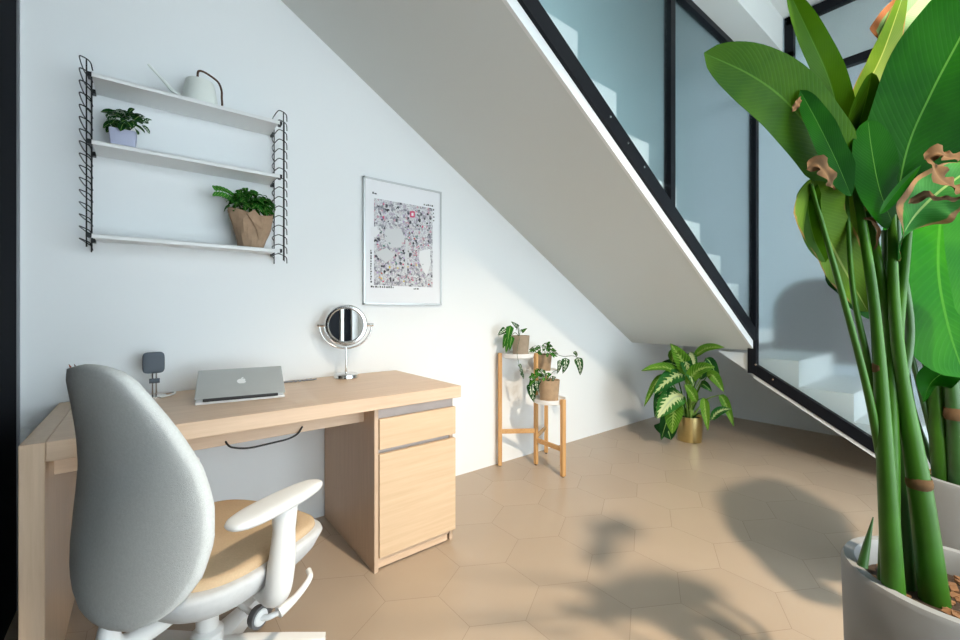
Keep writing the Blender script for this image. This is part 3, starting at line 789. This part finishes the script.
def vine(bmS, bmL, pts, size, nrm, every=1, seed=0, prof='heart', tipleaf=True, droop=.6):
    rnd = random.Random(seed)
    P = smooth_path(pts, 3)
    tube(bmS, pts, .0016, 6, sm=4)
    for i in range(1, len(P), every):
        T = (P[i] - P[i - 1]).normalized(); N_ = V(nrm)
        s = size * rnd.uniform(.75, 1.2)
        d = (T * .3 + T.cross(N_).normalized() * rnd.choice((-1, 1)) * .7 + V((0, 0, -droop))).normalized()
        leaf(bmL, [P[i], P[i] + d * s * .5 + N_ * s * .1, P[i] + d * s], s * .32, N_, prof, .25, 8, 3)
def vleaf(tgt, mid, ww):
    if isinstance(tgt, list):
        bm = BM(); leaf(bm, mid, ww, VW, 'heart', .2, 10, 3); tgt.append(bm)
    else: leaf(tgt, mid, ww, VW, 'heart', .2, 8, 3)
def vparts(bv, p):
    for bm in bv: part('variegated_leaf', bm, M['L_white'], p, label='dark leaf with silver marks')
VW = V((-.73, -.68, .1))          # the way most leaves of the stand plants look: into the room
# top tier
pA = thing('potted_plant', 'trailing plant in a grey-brown pot on the topmost dish of the stand', 'plant', (mA.x, mA.y, .769))
bm = pot_lathe((mA.x + .012, mA.y - .012, .7695), .052, .064, .135); part('pot', bm, M['kraft3'], pA, smooth=True)
bs, bl, bv = BM(), BM(), []
pt = V((mA.x, mA.y - .01, .897))
for dx, dz, sd_ in ((-.05, .07, 1), (-.075, .03, 2), (-.03, .06, 3), (.0, .05, 4)):
    tube(bs, [pt, pt + V((dx * .7, -.02, dz)), pt + V((dx * 1.5, -.05, dz * .7))], .002, 6)
for (a1, a2, ww, tgt) in (((-.055, .075), (-.075, -.055), .026, bl), ((-.075, .02), (-.105, -.085), .022, bl), ((-.045, .0), (-.06, -.10), .02, bl), ((-.085, .05), (-.14, .005), .024, bv), ((.0, .06), (-.05, .10), .015, bv), ((.02, .03), (.06, .055), .012, bl), ((-.07, -.03), (-.085, -.115), .018, bl)):
    sdv = V((.68, -.73, 0))
    A_ = pt + sdv * a1[0] + V((0, 0, a1[1])) + VW * .05; B_ = pt + sdv * a2[0] + V((0, 0, a2[1])) + VW * .075
    vleaf(tgt, [A_, (A_ + B_) / 2 + VW * .015, B_], ww)
tube(bs, [pt + V((-.04, -.05, .0)), pt + V((-.085, -.07, -.09)), pt + V((-.075, -.075, -.17)), pt + V((-.055, -.075, -.235))], .0014, 6)
for q in ((-.075, -.078, -.175), (-.062, -.078, -.21), (-.055, -.078, -.235)):
    A_ = pt + V(q); vleaf(bv, [A_, A_ + V((.008, -.008, -.02)), A_ + V((.012, -.01, -.045))], .011)
part('stem', bs, M['stem_dark'], pA); part('foliage', bl, M['L_small'], pA); vparts(bv, pA)
# middle tier
pB = thing('potted_plant', 'spreading variegated plant in a brown pot on the middle dish of the stand', 'plant', (mB.x, mB.y, .639))
bm = pot_lathe((mB.x + .012, mB.y - .012, .6395), .048, .060, .122); part('pot', bm, M['kraft2'], pB, smooth=True)
bs, bl, bv = BM(), BM(), []; pt = V((mB.x, mB.y - .02, .755))
sdv = V((.68, -.73, 0))
for i in range(12):
    a_ = PI * (.05 + .9 * i / 11) + random.uniform(-.1, .1); r_ = random.uniform(.05, .095)
    A_ = pt + sdv * (r_ * .4 * math.cos(a_)) + VW * .03; B_ = pt + sdv * (r_ * 1.05 * math.cos(a_)) + V((0, 0, r_ * .85 * math.sin(a_))) + VW * random.uniform(.02, .07)
    tube(bs, [pt, A_ + V((0, 0, .01)), B_], .0016, 6)
    e_ = B_ + sdv * (.028 * math.cos(a_)) + V((0, 0, .012 * math.sin(a_) - .015)) + VW * .01
    vleaf(bv if i % 4 == 1 else bl, [B_ - (e_ - B_) * .6, B_, e_], .013)
leafcloud(bl, pt + V((-.02, -.03, .03)), (.10, .06, .055), 34, .042, seed=21, asp=.5)
part('foliage', bl, M['L_small'], pB)
tube(bs, [pt + sdv * .03, pt + sdv * .08 + VW * .06 + V((0, 0, .01)), pt + sdv * .14 + VW * .08 + V((0, 0, -.005)), pt + sdv * .20 + VW * .09 + V((0, 0, -.0)), pt + sdv * .235 + VW * .09 + V((0, 0, -.012))], .0018, 6)
for s_, z_, ln, ww in ((.235, -.01, .125, .029), (.155, -.015, .11, .028), (.115, -.03, .10, .018), (.21, .03, .04, .012)):
    A_ = pt + sdv * s_ + VW * .09 + V((0, 0, z_)); B_ = A_ + sdv * (.018 if s_ > .2 else -.022) + V((0, 0, -ln)); vleaf(bv, [A_, (A_ + B_) / 2 + VW * .02 + sdv * .006, B_], ww)
part('stem', bs, M['stem_dark'], pB); vparts(bv, pB)
# lowest tier
pC = thing('potted_plant', 'silvery trailing plant in a brown pot on the lowest dish of the stand', 'plant', (mC.x, mC.y, .477))
bm = pot_lathe((mC.x + .0, mC.y - .0, .4775), .060, .072, .136); part('pot', bm, M['kraft2'], pC, smooth=True)
bs, bl, bv = BM(), BM(), []; pt = V((mC.x, mC.y, .60))
for i, (s_, z_, d_) in enumerate(((-.10, .02, .03), (-.07, .05, .04), (-.03, .045, .05), (-.085, .07, .02), (-.05, .075, .03), (.0, .05, .05), (.03, .03, .05), (-.11, .045, .03), (-.065, .0, .06), (-.12, .0, .03))):
    A_ = pt + sdv * s_ + V((0, 0, z_)) + VW * d_
    tube(bs, [pt, (pt + A_) / 2 + V((0, 0, .02)), A_], .0016, 6)
    e_ = A_ + sdv * random.uniform(-.03, .0) + V((0, 0, -.035)); vleaf(bl if i % 2 else bv, [A_ - (e_ - A_) * .3, A_, e_], .014)
for s_, z_, ln, ww in ((-.115, -.01, .13, .034), (-.085, .01, .085, .02)):
    A_ = pt + sdv * s_ + V((0, 0, z_)) + VW * .05; B_ = A_ + sdv * .02 + V((0, 0, -ln)); vleaf(bv, [A_, (A_ + B_) / 2 + VW * .02 - sdv * .006, B_], ww)
tube(bs, [pt, pt + sdv * .02 + V((0, 0, .06)) + VW * .03, pt + sdv * .07 + V((0, 0, .09)) + VW * .05], .0016, 6)
leafcloud(bl, pt + V((-.05, -.02, .03)) - sdv * .03, (.07, .05, .05), 18, .045, seed=23, asp=.5)
part('stem', bs, M['stem_dark'], pC); part('foliage', bl, M['L_small'], pC); vparts(bv, pC)

# ------------------------------------------------------------------ leafy plant in a brass pot under the stairs
pc = V((3.80, -.585, 0))
df = thing('potted_plant', 'large leafy green plant in a brass pot on the floor under the stairs', 'plant', pc)
bm = BM(); lathe(bm, [(0, .001), (.092, .001), (.094, .004), (.098, .205), (.093, .205), (.091, .185), (0, .18)], pc, 48); part('pot', bm, M['brass'], df, smooth=True)
bm = BM(); lathe(bm, [(0, .192), (.05, .19), (.0915, .185)], pc, 24); part('soil', bm, M['soil'], df)
def dleaf(A_, B_, w, m, dep=0, bow=.03, fold=.25):
    A_, B_ = V(A_), V(B_)
    n_ = V((-.88, -.35, .45))
    bm = BM(); leaf(bm, [A_, (A_ * 2 + B_) / 3 + V((-.01, 0, bow)), (A_ + B_ * 2) / 3 + V((-.01, 0, bow * .8)), B_], w * 1.12, n_, 'lance', fold, 14, 4, wave=.06, wf=2)
    o = part('leaf', bm, M[m], df, smooth='all'); 
    bs = BM(); q = pc + V((random.uniform(-.03, .03), random.uniform(-.03, .03), .19))
    tube(bs, [q, q + (A_ - q) * .5 + V((0, 0, .05)), A_], [.0085, .005, .0035], 8); part('stem', bs, M['stem_pale'] if random.random() < .6 else M['stem'], df, smooth=True)
# (base, tip, half width, material)
for a_, b_, w_, m_, bow, fold in (
 ((3.723, -0.649, 0.476), (3.480, -0.583, 0.820), .055, 'L_dieff', .045, .35),
 ((3.689, -0.672, 0.707), (3.689, -0.902, 0.799), .030, 'L_dieff', .035, .5),
 ((3.686, -0.594, 0.529), (3.255, -0.469, 0.611), .034, 'L_dieff', .06, .3),
 ((3.685, -0.619, 0.565), (3.305, -0.547, 0.439), .062, 'L_var', .04, .2),
 ((3.626, -0.623, 0.395), (3.304, -0.572, 0.252), .078, 'L_var2', .05, .15),
 ((3.536, -0.603, 0.371), (3.414, -0.633, 0.132), .062, 'L_dieff', .02, .15),
 ((3.571, -0.503, 0.562), (3.375, -0.424, 0.307), .026, 'L_dieff', .04, .3),
 ((3.545, -0.533, 0.487), (3.368, -0.520, 0.239), .045, 'L_var', .03, .2),
 ((3.584, -0.666, 0.501), (3.608, -0.864, 0.654), .048, 'L_dieff', .05, .25),
 ((3.791, -0.728, 0.552), (3.790, -0.855, 0.442), .038, 'L_dieff', .05, .25),
 ((3.647, -0.767, 0.400), (3.567, -0.831, 0.172), .030, 'L_dieff', .03, .4),
 ((3.845, -0.797, 0.403), (3.895, -0.888, 0.158), .030, 'L_dieff', .05, .4),
 ((3.732, -0.784, 0.218), (3.768, -0.914, 0.324), .030, 'L_var', .03, .3),
 ((3.660, -0.598, 0.711), (3.566, -0.728, 0.496), .038, 'L_var', .03, .3),
 ((3.868, -0.687, 0.688), (3.937, -0.768, 0.469), .036, 'L_deep', .04, .3),
 ((3.636, -0.452, 0.166), (3.603, -0.528, 0.024), .085, 'L_deep', .03, .1),
 ((3.809, -0.666, 0.477), (3.801, -0.762, 0.427), .028, 'L_deep', .02, .3),
 ((3.629, -0.523, 0.657), (3.541, -0.632, 0.753), .040, 'L_dieff', .03, .3),
 ((3.724, -0.624, 0.741), (3.605, -0.734, 0.601), .030, 'L_var2', .02, .3),
 ((3.635, -0.553, 0.318), (3.520, -0.488, 0.030), .050, 'L_deep', .03, .2),
 ((3.646, -0.715, 0.360), (3.466, -0.700, 0.519), .034, 'L_dieff', .02, .3),
 ((3.805, -0.586, 0.500), (3.603, -0.452, 0.652), .040, 'L_deep', .05, .3),
 ((3.871, -0.638, 0.500), (3.954, -0.730, 0.619), .040, 'L_deep', .05, .3)):
    dleaf(a_, b_, w_, m_, 0, bow, fold)

# ------------------------------------------------------------------ two tall foreground plants
def planter(c, R, H, name, label):
    t = thing(name, label, 'plant', (c[0], c[1], 0))
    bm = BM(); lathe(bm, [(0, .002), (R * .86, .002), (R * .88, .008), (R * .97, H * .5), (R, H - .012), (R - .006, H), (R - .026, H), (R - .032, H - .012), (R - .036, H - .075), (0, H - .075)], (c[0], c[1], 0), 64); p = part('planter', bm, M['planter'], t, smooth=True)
    bm = BM(); rnd = random.Random(int(R * 1000))
    lathe(bm, [(0, H - .048), (R * .5, H - .05), (R - .036, H - .058)], (c[0], c[1], 0), 32)
    s = part('soil', bm, M['soil'], t)
    bm = BM()
    for i in range(60):
        r_ = R * .78 * math.sqrt(rnd.random()); th_ = rnd.random() * 6.28
        obox(bm, (c[0] + r_ * math.cos(th_), c[1] + r_ * math.sin(th_), H - .046), (rnd.uniform(.012, .03), rnd.uniform(.01, .018), .006), Matrix.Rotation(rnd.random() * 6, 3, 'Z') @ Matrix.Rotation(rnd.uniform(-.5, .5), 3, 'X'))
    part('bark_mulch', bm, M['bark'], t)['kind'] = 'stuff'
    return t
def stalk(t, pts, rad, m='stem', n=14):
    return part('stem', tube(BM(), pts, rad, n), M[m], t, smooth=True)
def blade(t, mid, w, nrm, m, prof='paddle', fold=.18, wave=.03, wf=4, curl=0.0, nl=28, nw=10):
    bm = BM(); leaf(bm, mid, w, nrm, prof, fold, nl, nw, wave, wf, curl); return part('leaf', bm, M[m], t, smooth='all')
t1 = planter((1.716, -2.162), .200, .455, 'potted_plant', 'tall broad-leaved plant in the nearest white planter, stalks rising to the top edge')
FA = V((-.70, -.70, .15))
# stalks
stalk(t1, [(1.582, -2.077, 0.422), (1.570, -2.067, 0.694), (1.552, -2.053, 1.033), (1.543, -2.033, 1.250), (1.531, -2.011, 1.425)], [.021, .017, .0105, .009, .007])
stalk(t1, [(1.684, -2.133, 0.395), (1.657, -2.111, 0.663), (1.639, -2.084, 0.915), (1.624, -2.072, 1.102), (1.620, -2.069, 1.300)], [.027, .022, .013, .011, .008])
stalk(t1, [(1.707, -2.086, 0.384), (1.695, -2.077, 0.690), (1.678, -2.064, 0.981), (1.665, -2.053, 1.273)], [.018, .016, .012, .009], 'stem_dark')
stalk(t1, [(1.627, -2.062, 0.418), (1.633, -2.066, 0.748), (1.643, -2.061, 1.031), (1.618, -2.042, 1.221), (1.592, -2.021, 1.364)], [.020, .016, .011, .009, .006], 'stem')
stalk(t1, [(1.578, -2.061, 0.713), (1.533, -2.038, 0.909), (1.470, -2.001, 1.146), (1.423, -1.963, 1.360)], [.010, .0075, .006, .004])
stalk(t1, [(1.602, -2.055, 0.775), (1.563, -2.036, 0.963), (1.536, -2.015, 1.125), (1.523, -2.005, 1.360)], [.009, .007, .0055, .004])
stalk(t1, [(1.663, -2.078, 0.817), (1.645, -2.076, 1.008), (1.658, -2.087, 1.196), (1.686, -2.095, 1.364)], [.013, .011, .009, .007])
stalk(t1, [(1.702, -2.070, 0.858), (1.725, -2.088, 1.030), (1.703, -2.071, 1.226), (1.698, -2.067, 1.348)], [.012, .009, .008, .006], 'stem_dark')
# dried sheath rings and a young shoot
for c_, r_ in (((1.556, -2.056, 0.949), .0108), ((1.655, -2.110, 0.679), .0212)):
    part('dry_sheath', lathe(BM(), [(r_ * .98, -.012), (r_ * 1.10, -.006), (r_ * 1.12, .004), (r_ * 1.0, .014)], c_, 16), M['dry'], t1, smooth=True)
part('shoot', tube(BM(), [(1.499, -2.037, 0.511), (1.508, -2.043, 0.558), (1.518, -2.052, 0.620)], [.010, .007, .001], 10), M['stem_dark'], t1, smooth=True)
# blades
blade(t1, [(1.534, -2.013, 1.342), (1.404, -1.987, 1.434), (1.287, -1.957, 1.502), (1.195, -1.923, 1.541), (1.100, -1.873, 1.574)], .062, (-.6, -.7, -.35), 'L_mid', 'paddle', .12, .02, 3)
blade(t1, [(1.544, -2.008, 1.382), (1.503, -2.002, 1.490), (1.442, -1.991, 1.588), (1.373, -1.975, 1.661), (1.309, -1.950, 1.753)], .031, (-.9, -.4, .1), 'L_mid', 'paddle', .30, .02, 3)
blade(t1, [(1.527, -2.008, 1.425), (1.505, -2.029, 1.486), (1.492, -2.044, 1.538), (1.476, -2.056, 1.588)], .034, (-.6, -.75, .1), 'L_mid', 'oval', .10, .02, 2)
blade(t1, [(1.622, -2.071, 1.284), (1.591, -2.097, 1.437), (1.576, -2.136, 1.546), (1.596, -2.178, 1.657), (1.619, -2.221, 1.775)], .128, (-.55, -.80, .05), 'L_dark', 'paddle', .10, .02, 3)
blade(t1, [(1.622, -2.071, 1.277), (1.530, -2.061, 1.344), (1.489, -2.054, 1.425), (1.469, -2.051, 1.486)], .060, (-.6, -.75, .1), 'L_dark', 'oval', .05, .02, 2)
blade(t1, [(1.530, -2.061, 1.291), (1.534, -2.077, 1.319), (1.545, -2.099, 1.356), (1.558, -2.122, 1.389)], .012, (-.4, -.8, .4), 'L_bright', 'lance', .30, .0, 2)
blade(t1, [(1.648, -2.066, 1.193), (1.607, -2.097, 1.271), (1.611, -2.138, 1.330), (1.649, -2.194, 1.389)], .060, (-.3, -.80, .5), 'L_torn', 'paddle', .20, .10, 4)
blade(t1, [(1.561, -2.009, 1.526), (1.590, -2.032, 1.611), (1.633, -2.054, 1.698), (1.673, -2.085, 1.841)], .030, (-.6, -.75, .1), 'L_yellow', 'paddle', .25, .06, 3)
blade(t1, [(1.661, -2.050, 1.725), (1.663, -2.078, 1.764), (1.719, -2.122, 1.845)], .050, (-.6, -.70, .3), 'L_brownrim', 'paddle', .15, .04, 3)
blade(t1, [(1.423, -1.963, 1.369), (1.460, -1.967, 1.296), (1.548, -1.986, 1.202), (1.657, -2.022, 1.074)], .056, (-.75, -.60, .2), 'L_yellow', 'paddle', .20, .05, 3)
blade(t1, [(1.437, -1.962, 1.377), (1.430, -1.956, 1.316), (1.453, -1.962, 1.243), (1.500, -1.973, 1.190)], .022, (-.9, -.3, .2), 'L_mid', 'paddle', .3, .03, 2)
blade(t1, [(1.548, -1.999, 1.361), (1.573, -1.981, 1.285), (1.615, -1.988, 1.197), (1.671, -2.020, 1.104)], .060, (-.7, -.65, .2), 'L_yellow', 'paddle', .15, .04, 3)
blade(t1, [(1.631, -1.950, 1.202), (1.665, -1.977, 1.156), (1.752, -2.021, 1.058)], .046, (-.7, -.65, .2), 'L_dark', 'paddle', .15, .06, 3)
blade(t1, [(1.467, -2.024, 1.328), (1.396, -2.012, 1.394), (1.335, -1.996, 1.459), (1.288, -1.977, 1.521)], .030, (-.55, -.75, -.2), 'L_dark', 'paddle', .15, .04, 3)
# dried torn pieces of blade
def scrap(t, mid, w, nrm): 
    bm = BM(); leaf(bm, mid, w, nrm, 'lance', .5, 16, 5, .35, 3, .3); part('dry_leaf_piece', bm, M['dry'], t, smooth='all')
scrap(t1, [(1.322, -1.979, 1.367), (1.335, -1.996, 1.377), (1.365, -2.007, 1.352), (1.385, -2.010, 1.330)], .017, (-.6, -.75, .1))
scrap(t1, [(1.263, -1.971, 1.472), (1.271, -1.977, 1.488), (1.283, -1.980, 1.506)], .006, (-.6, -.75, .1))
scrap(t1, [(1.534, -2.128, 1.393), (1.542, -2.147, 1.404), (1.562, -2.163, 1.393), (1.591, -2.186, 1.410)], .018, (-.5, -.6, .5))
scrap(t1, [(1.529, -2.137, 1.393), (1.531, -2.151, 1.349), (1.555, -2.170, 1.328), (1.582, -2.192, 1.332)], .020, (-.5, -.6, .5))
scrap(t1, [(1.522, -2.106, 1.303), (1.536, -2.130, 1.317), (1.554, -2.157, 1.306), (1.571, -2.183, 1.312)], .012, (-.4, -.6, .6))
scrap(t1, [(1.529, -2.035, 1.287), (1.547, -2.049, 1.278), (1.568, -2.053, 1.248), (1.574, -2.045, 1.217)], .006, (-.6, -.75, .1))

t2 = planter((2.613, -2.200), .235, .485, 'potted_plant', 'tall broad-leaved plant in the farther white planter behind the nearest one')
stalk(t2, [(2.507, -2.096, 0.403), (2.466, -2.077, 0.758), (2.429, -2.073, 1.009), (2.418, -2.090, 1.288)], [.030, .024, .019, .012], 'stem')
stalk(t2, [(2.488, -2.133, 0.414), (2.462, -2.125, 0.662), (2.416, -2.113, 0.942), (2.377, -2.133, 1.246)], [.030, .025, .016, .012], 'stem_dark')
stalk(t2, [(2.560, -2.100, 0.412), (2.473, -2.057, 0.681), (2.417, -2.012, 0.971), (2.352, -1.986, 1.222)], [.014, .009, .007, .005], 'stem_dark')
stalk(t2, [(2.631, -2.118, 0.399), (2.537, -2.082, 0.676), (2.456, -2.043, 0.935), (2.399, -2.024, 1.151)], [.016, .011, .008, .006])
stalk(t2, [(2.614, -2.092, 0.402), (2.482, -2.026, 0.674), (2.450, -2.001, 0.932)], [.013, .009, .005], 'stem_dark')
part('dry_sheath', lathe(BM(), [(.025, -.02), (.029, -.008), (.029, .01), (.026, .022)], (2.453, -2.123, 0.719), 16), M['dry'], t2, smooth=True)
blade(t2, [(2.356, -2.117, 1.613), (2.246, -2.106, 1.414), (2.147, -2.105, 1.207), (2.126, -2.126, 1.034), (2.151, -2.158, 0.878)], .165, (-.72, -.68, .12), 'L_bright', 'paddle', .06, .015, 3)
blade(t2, [(1.968, -2.166, 1.383), (1.943, -2.172, 1.236), (1.941, -2.196, 1.027)], .056, (-.72, -.68, .1), 'L_bright', 'strap', .08, .0, 2)
blade(t2, [(2.317, -2.060, 0.768), (2.274, -2.078, 0.836), (2.283, -2.110, 0.878), (2.336, -2.153, 0.898)], .048, (-.6, -.6, .6), 'L_dark', 'oval', .15, .02, 2)


# ------------------------------------------------------------------ office chair
cr = thing('office_chair', 'pale grey fabric office chair with white arms turned towards the desk', 'chair', (0.393, -0.825, 0), math.radians(-60))
def cpart(name, bm, m, smooth=True, parent=None, label=None): return part(name, bm, M[m], parent or cr, smooth, world=False, label=label)
# local frame: +y forward, +x to the sitter's right
ol = []
def hw(t):
    K = [(0, .095), (.04, .150), (.10, .198), (.20, .236), (.33, .252), (.46, .246), (.62, .222), (.78, .178), (.91, .134), (.97, .112), (1, .086)]
    for (a_, b_), (c_, d_) in zip(K, K[1:]):
        if t <= c_: return b_ + (d_ - b_) * (t - a_) / (c_ - a_)
    return K[-1][1]
zb_, zt_ = .365, .945
N_ = 26
for i in range(N_ + 1): t = i / N_; ol.append((hw(t), zb_ + (zt_ - zb_) * t))
for k in range(1, 6): ol.append((hw(1) * (1 - k / 3), zt_ + .012 * math.sin(PI * k / 6)))
for i in range(N_, -1, -1): t = i / N_; ol.append((-hw(t), zb_ + (zt_ - zb_) * t))
for k in range(1, 6): ol.append((-hw(0) * (1 - k / 3), zb_ - .012 * math.sin(PI * k / 6)))
def bdef(q):
    x, z, h = q.x, q.y, q.z
    t = min(1, max(0, (z - .365) / .58)); y = -.240 + .035 * (z - .37) + .026 * math.sin(PI * t) - .047 * max(0, (t - .5) / .5) ** 1.5 + .62 * x * x + h
    return V((x, y, z))
bo = cpart('backrest', pillow(BM(), ol, .022, 5, 12, deform=bdef, center=(0, .64)), 'fabric', smooth='all')
# seat
so = superell(.245, .245, 3.6, 64, 0, .03)
def sdef(q): return V((q.x, q.y, q.z + .402 + .18 * max(0, abs(q.x) - .12) ** 1.5 + .06 * max(0, -q.y - .05) ** 1.2 * 2 - .35 * max(0, q.y - .16) ** 1.6))
cpart('seat_shell', pillow(BM(), so, .022, 4, 10, deform=lambda q: sdef(V((q.x * (1 + 1.6 * min(0, q.z)), q.y * (1 + 1.6 * min(0, q.z)), q.z))) - V((0, 0, .012)), hb=.085), 'shell', smooth='all')
so2 = superell(.224, .222, 3.6, 64, 0, .036)
cpart('seat_cushion', pillow(BM(), so2, .026, 4, 10, deform=lambda q: sdef(q) + V((0, 0, .006)), hb=.03), 'seat_fabric', smooth='all')
bm = BM(); tube(bm, [(-.13, -.198, .412), (0, -.214, .408), (.13, -.198, .412)], .010, 8); cpart('seat_gap_shade', bm, 'dark_plastic', label='black strip standing for the dark gap behind the seat cushion')  # solid black tube painted as the shade in the gap
# back support bracket
bm = BM(); tube(bm, [(0, -.205, .43), (0, -.218, .385), (0, -.236, .330), (0, -.215, .285), (0, -.14, .278), (0, .02, .300)], [.008, .016, .022, .024, .024, .024], 14); cpart('back_bracket', bm, 'white_plastic')
bm = BM(); box(bm, (-.07, -.10, .285), (.07, .14, .345), .012); mech = cpart('tilt_mechanism', bm, 'white_plastic')
bm = BM(); tube(bm, [(.07, .0, .292), (.20, .0, .262), (.235, .03, .262)], .0075, 10); tube(bm, [(.235, .03, .262), (.246, .08, .275), (.252, .125, .302), (.225, .15, .306)], [.016, .010, .008, .008], 10); cpart('lever', bm, 'white_plastic', parent=mech)
bm = BM(); lathe(bm, [(0, 0), (.025, 0), (.028, .006), (.028, .020), (.0, .022)], (.185, .0, .262), 24, axis=(1, 0, 0)); cpart('tension_knob', bm, 'caster', parent=mech, label='grey round tension knob')
bm = BM(); lathe(bm, [(0, .0245), (.019, .0245), (.021, .021), (.0, .02)], (.185, .0, .262), 24, axis=(1, 0, 0)); cpart('knob_cap', bm, 'white_plastic', parent=mech)
bm = BM(); lathe(bm, [(0, .10), (.038, .10), (.040, .17), (.028, .18), (.028, .30), (0, .30)], (0, 0, 0), 28); cpart('gas_column', bm, 'white_plastic')
# five-star base
for k in range(5):
    th_ = math.radians(38 + 72 * k); d = V((math.cos(th_), math.sin(th_), 0)); n_ = V((-d.y, d.x, 0))
    bm = BM()
    pl = []
    for (r_, hwid, z0, z1) in ((.0, .038, .075, .135), (.10, .034, .075, .128), (.22, .028, .072, .106), (.315, .022, .066, .088)):
        pl.append([bm.verts.new(d * r_ + n_ * s_ * hwid + V((0, 0, z_))) for s_, z_ in ((-1, z0), (-1, z1 - .01), (-.6, z1), (.6, z1), (1, z1 - .01), (1, z0))])
    for a_, b_ in zip(pl, pl[1:]):
        for j in range(6): bm.faces.new((a_[j], a_[(j + 1) % 6], b_[(j + 1) % 6], b_[j]))
    bm.faces.new(pl[0]); bm.faces.new(list(reversed(pl[-1])))
    bl_ = cpart('base_leg', bm, 'white_plastic')
    bm = BM(); c_ = d * .30
    for s_ in (-1, 1): lathe(bm, [(0, 0), (.022, 0), (.028, .004), (.028, .016), (.022, .02), (0, .02)], c_ + n_ * (.014 * s_ - .010) + V((0, 0, .0285)), 24, axis=n_)
    tube(bm, [c_ + V((0, 0, .028)), c_ + V((0, 0, .070))], .008, 8)
    cpart('caster', bm, 'caster', parent=bl_)
# arms
for s_ in (-1, 1):
    bm = BM()
    tube(bm, [(s_ * .12, .02, .345), (s_ * .215, .01, .325), (s_ * .262, .0, .345), (s_ * .272, .005, .41), (s_ * .268, .018, .50), (s_ * .262, .025, .565)], [.020, .026, .033, .034, .028, .034], 16)
    arm = cpart('arm_post', bm, 'white_plastic')
    po = superell(.045, .146, 2.8, 40)
    bm = pillow(BM(), po, .016, 3, 7, deform=lambda q: V((q.x * (1 - .9 * max(0, q.y)) + s_ * .262, q.y + .008, q.z + .574)))
    cpart('arm_pad', bm, 'white_plastic', smooth='all')


# ------------------------------------------------------------------ light
w = bpy.data.worlds.new('sky'); scene.world = w; w.use_nodes = True
bg = w.node_tree.nodes['Background']; bg.inputs['Color'].default_value = (0.80, 0.93, 1.0, 1); bg.inputs['Strength'].default_value = 6.2
ld = bpy.data.lights.new('ceiling_spot', 'SPOT'); ld.shadow_soft_size = .055; ld.energy = 520; ld.color = (1.0, 0.83, 0.63); ld.spot_size = math.radians(78); ld.spot_blend = 1.0
lo = bpy.data.objects.new('ceiling_spot', ld); COL.objects.link(lo); lo.location = (1.38, -2.88, 3.1)
lo.rotation_euler = (V((1.95, -1.45, 0)) - lo.location).to_track_quat('-Z', 'Y').to_euler()

# ------------------------------------------------------------------ camera
cd = bpy.data.cameras.new('camera'); cd.sensor_width = 36; cd.lens = 419.9 / 960 * 36; cd.shift_y = -9.2 / 960
cd.clip_start = .02
cam = bpy.data.objects.new('camera', cd); COL.objects.link(cam)
cam.location = (0.258, -2.2386, 1.0766); cam.rotation_euler = (PI / 2, 0, -0.6712)
scene.camera = cam
scene.view_settings.view_transform = 'Standard'; scene.view_settings.look = 'None'
scene.view_settings.gamma = 1; scene.view_settings.exposure = 0.10
scene.view_settings.use_curve_mapping = False
scene.cycles.max_bounces = 10
scene.cycles.sample_clamp_indirect = 6
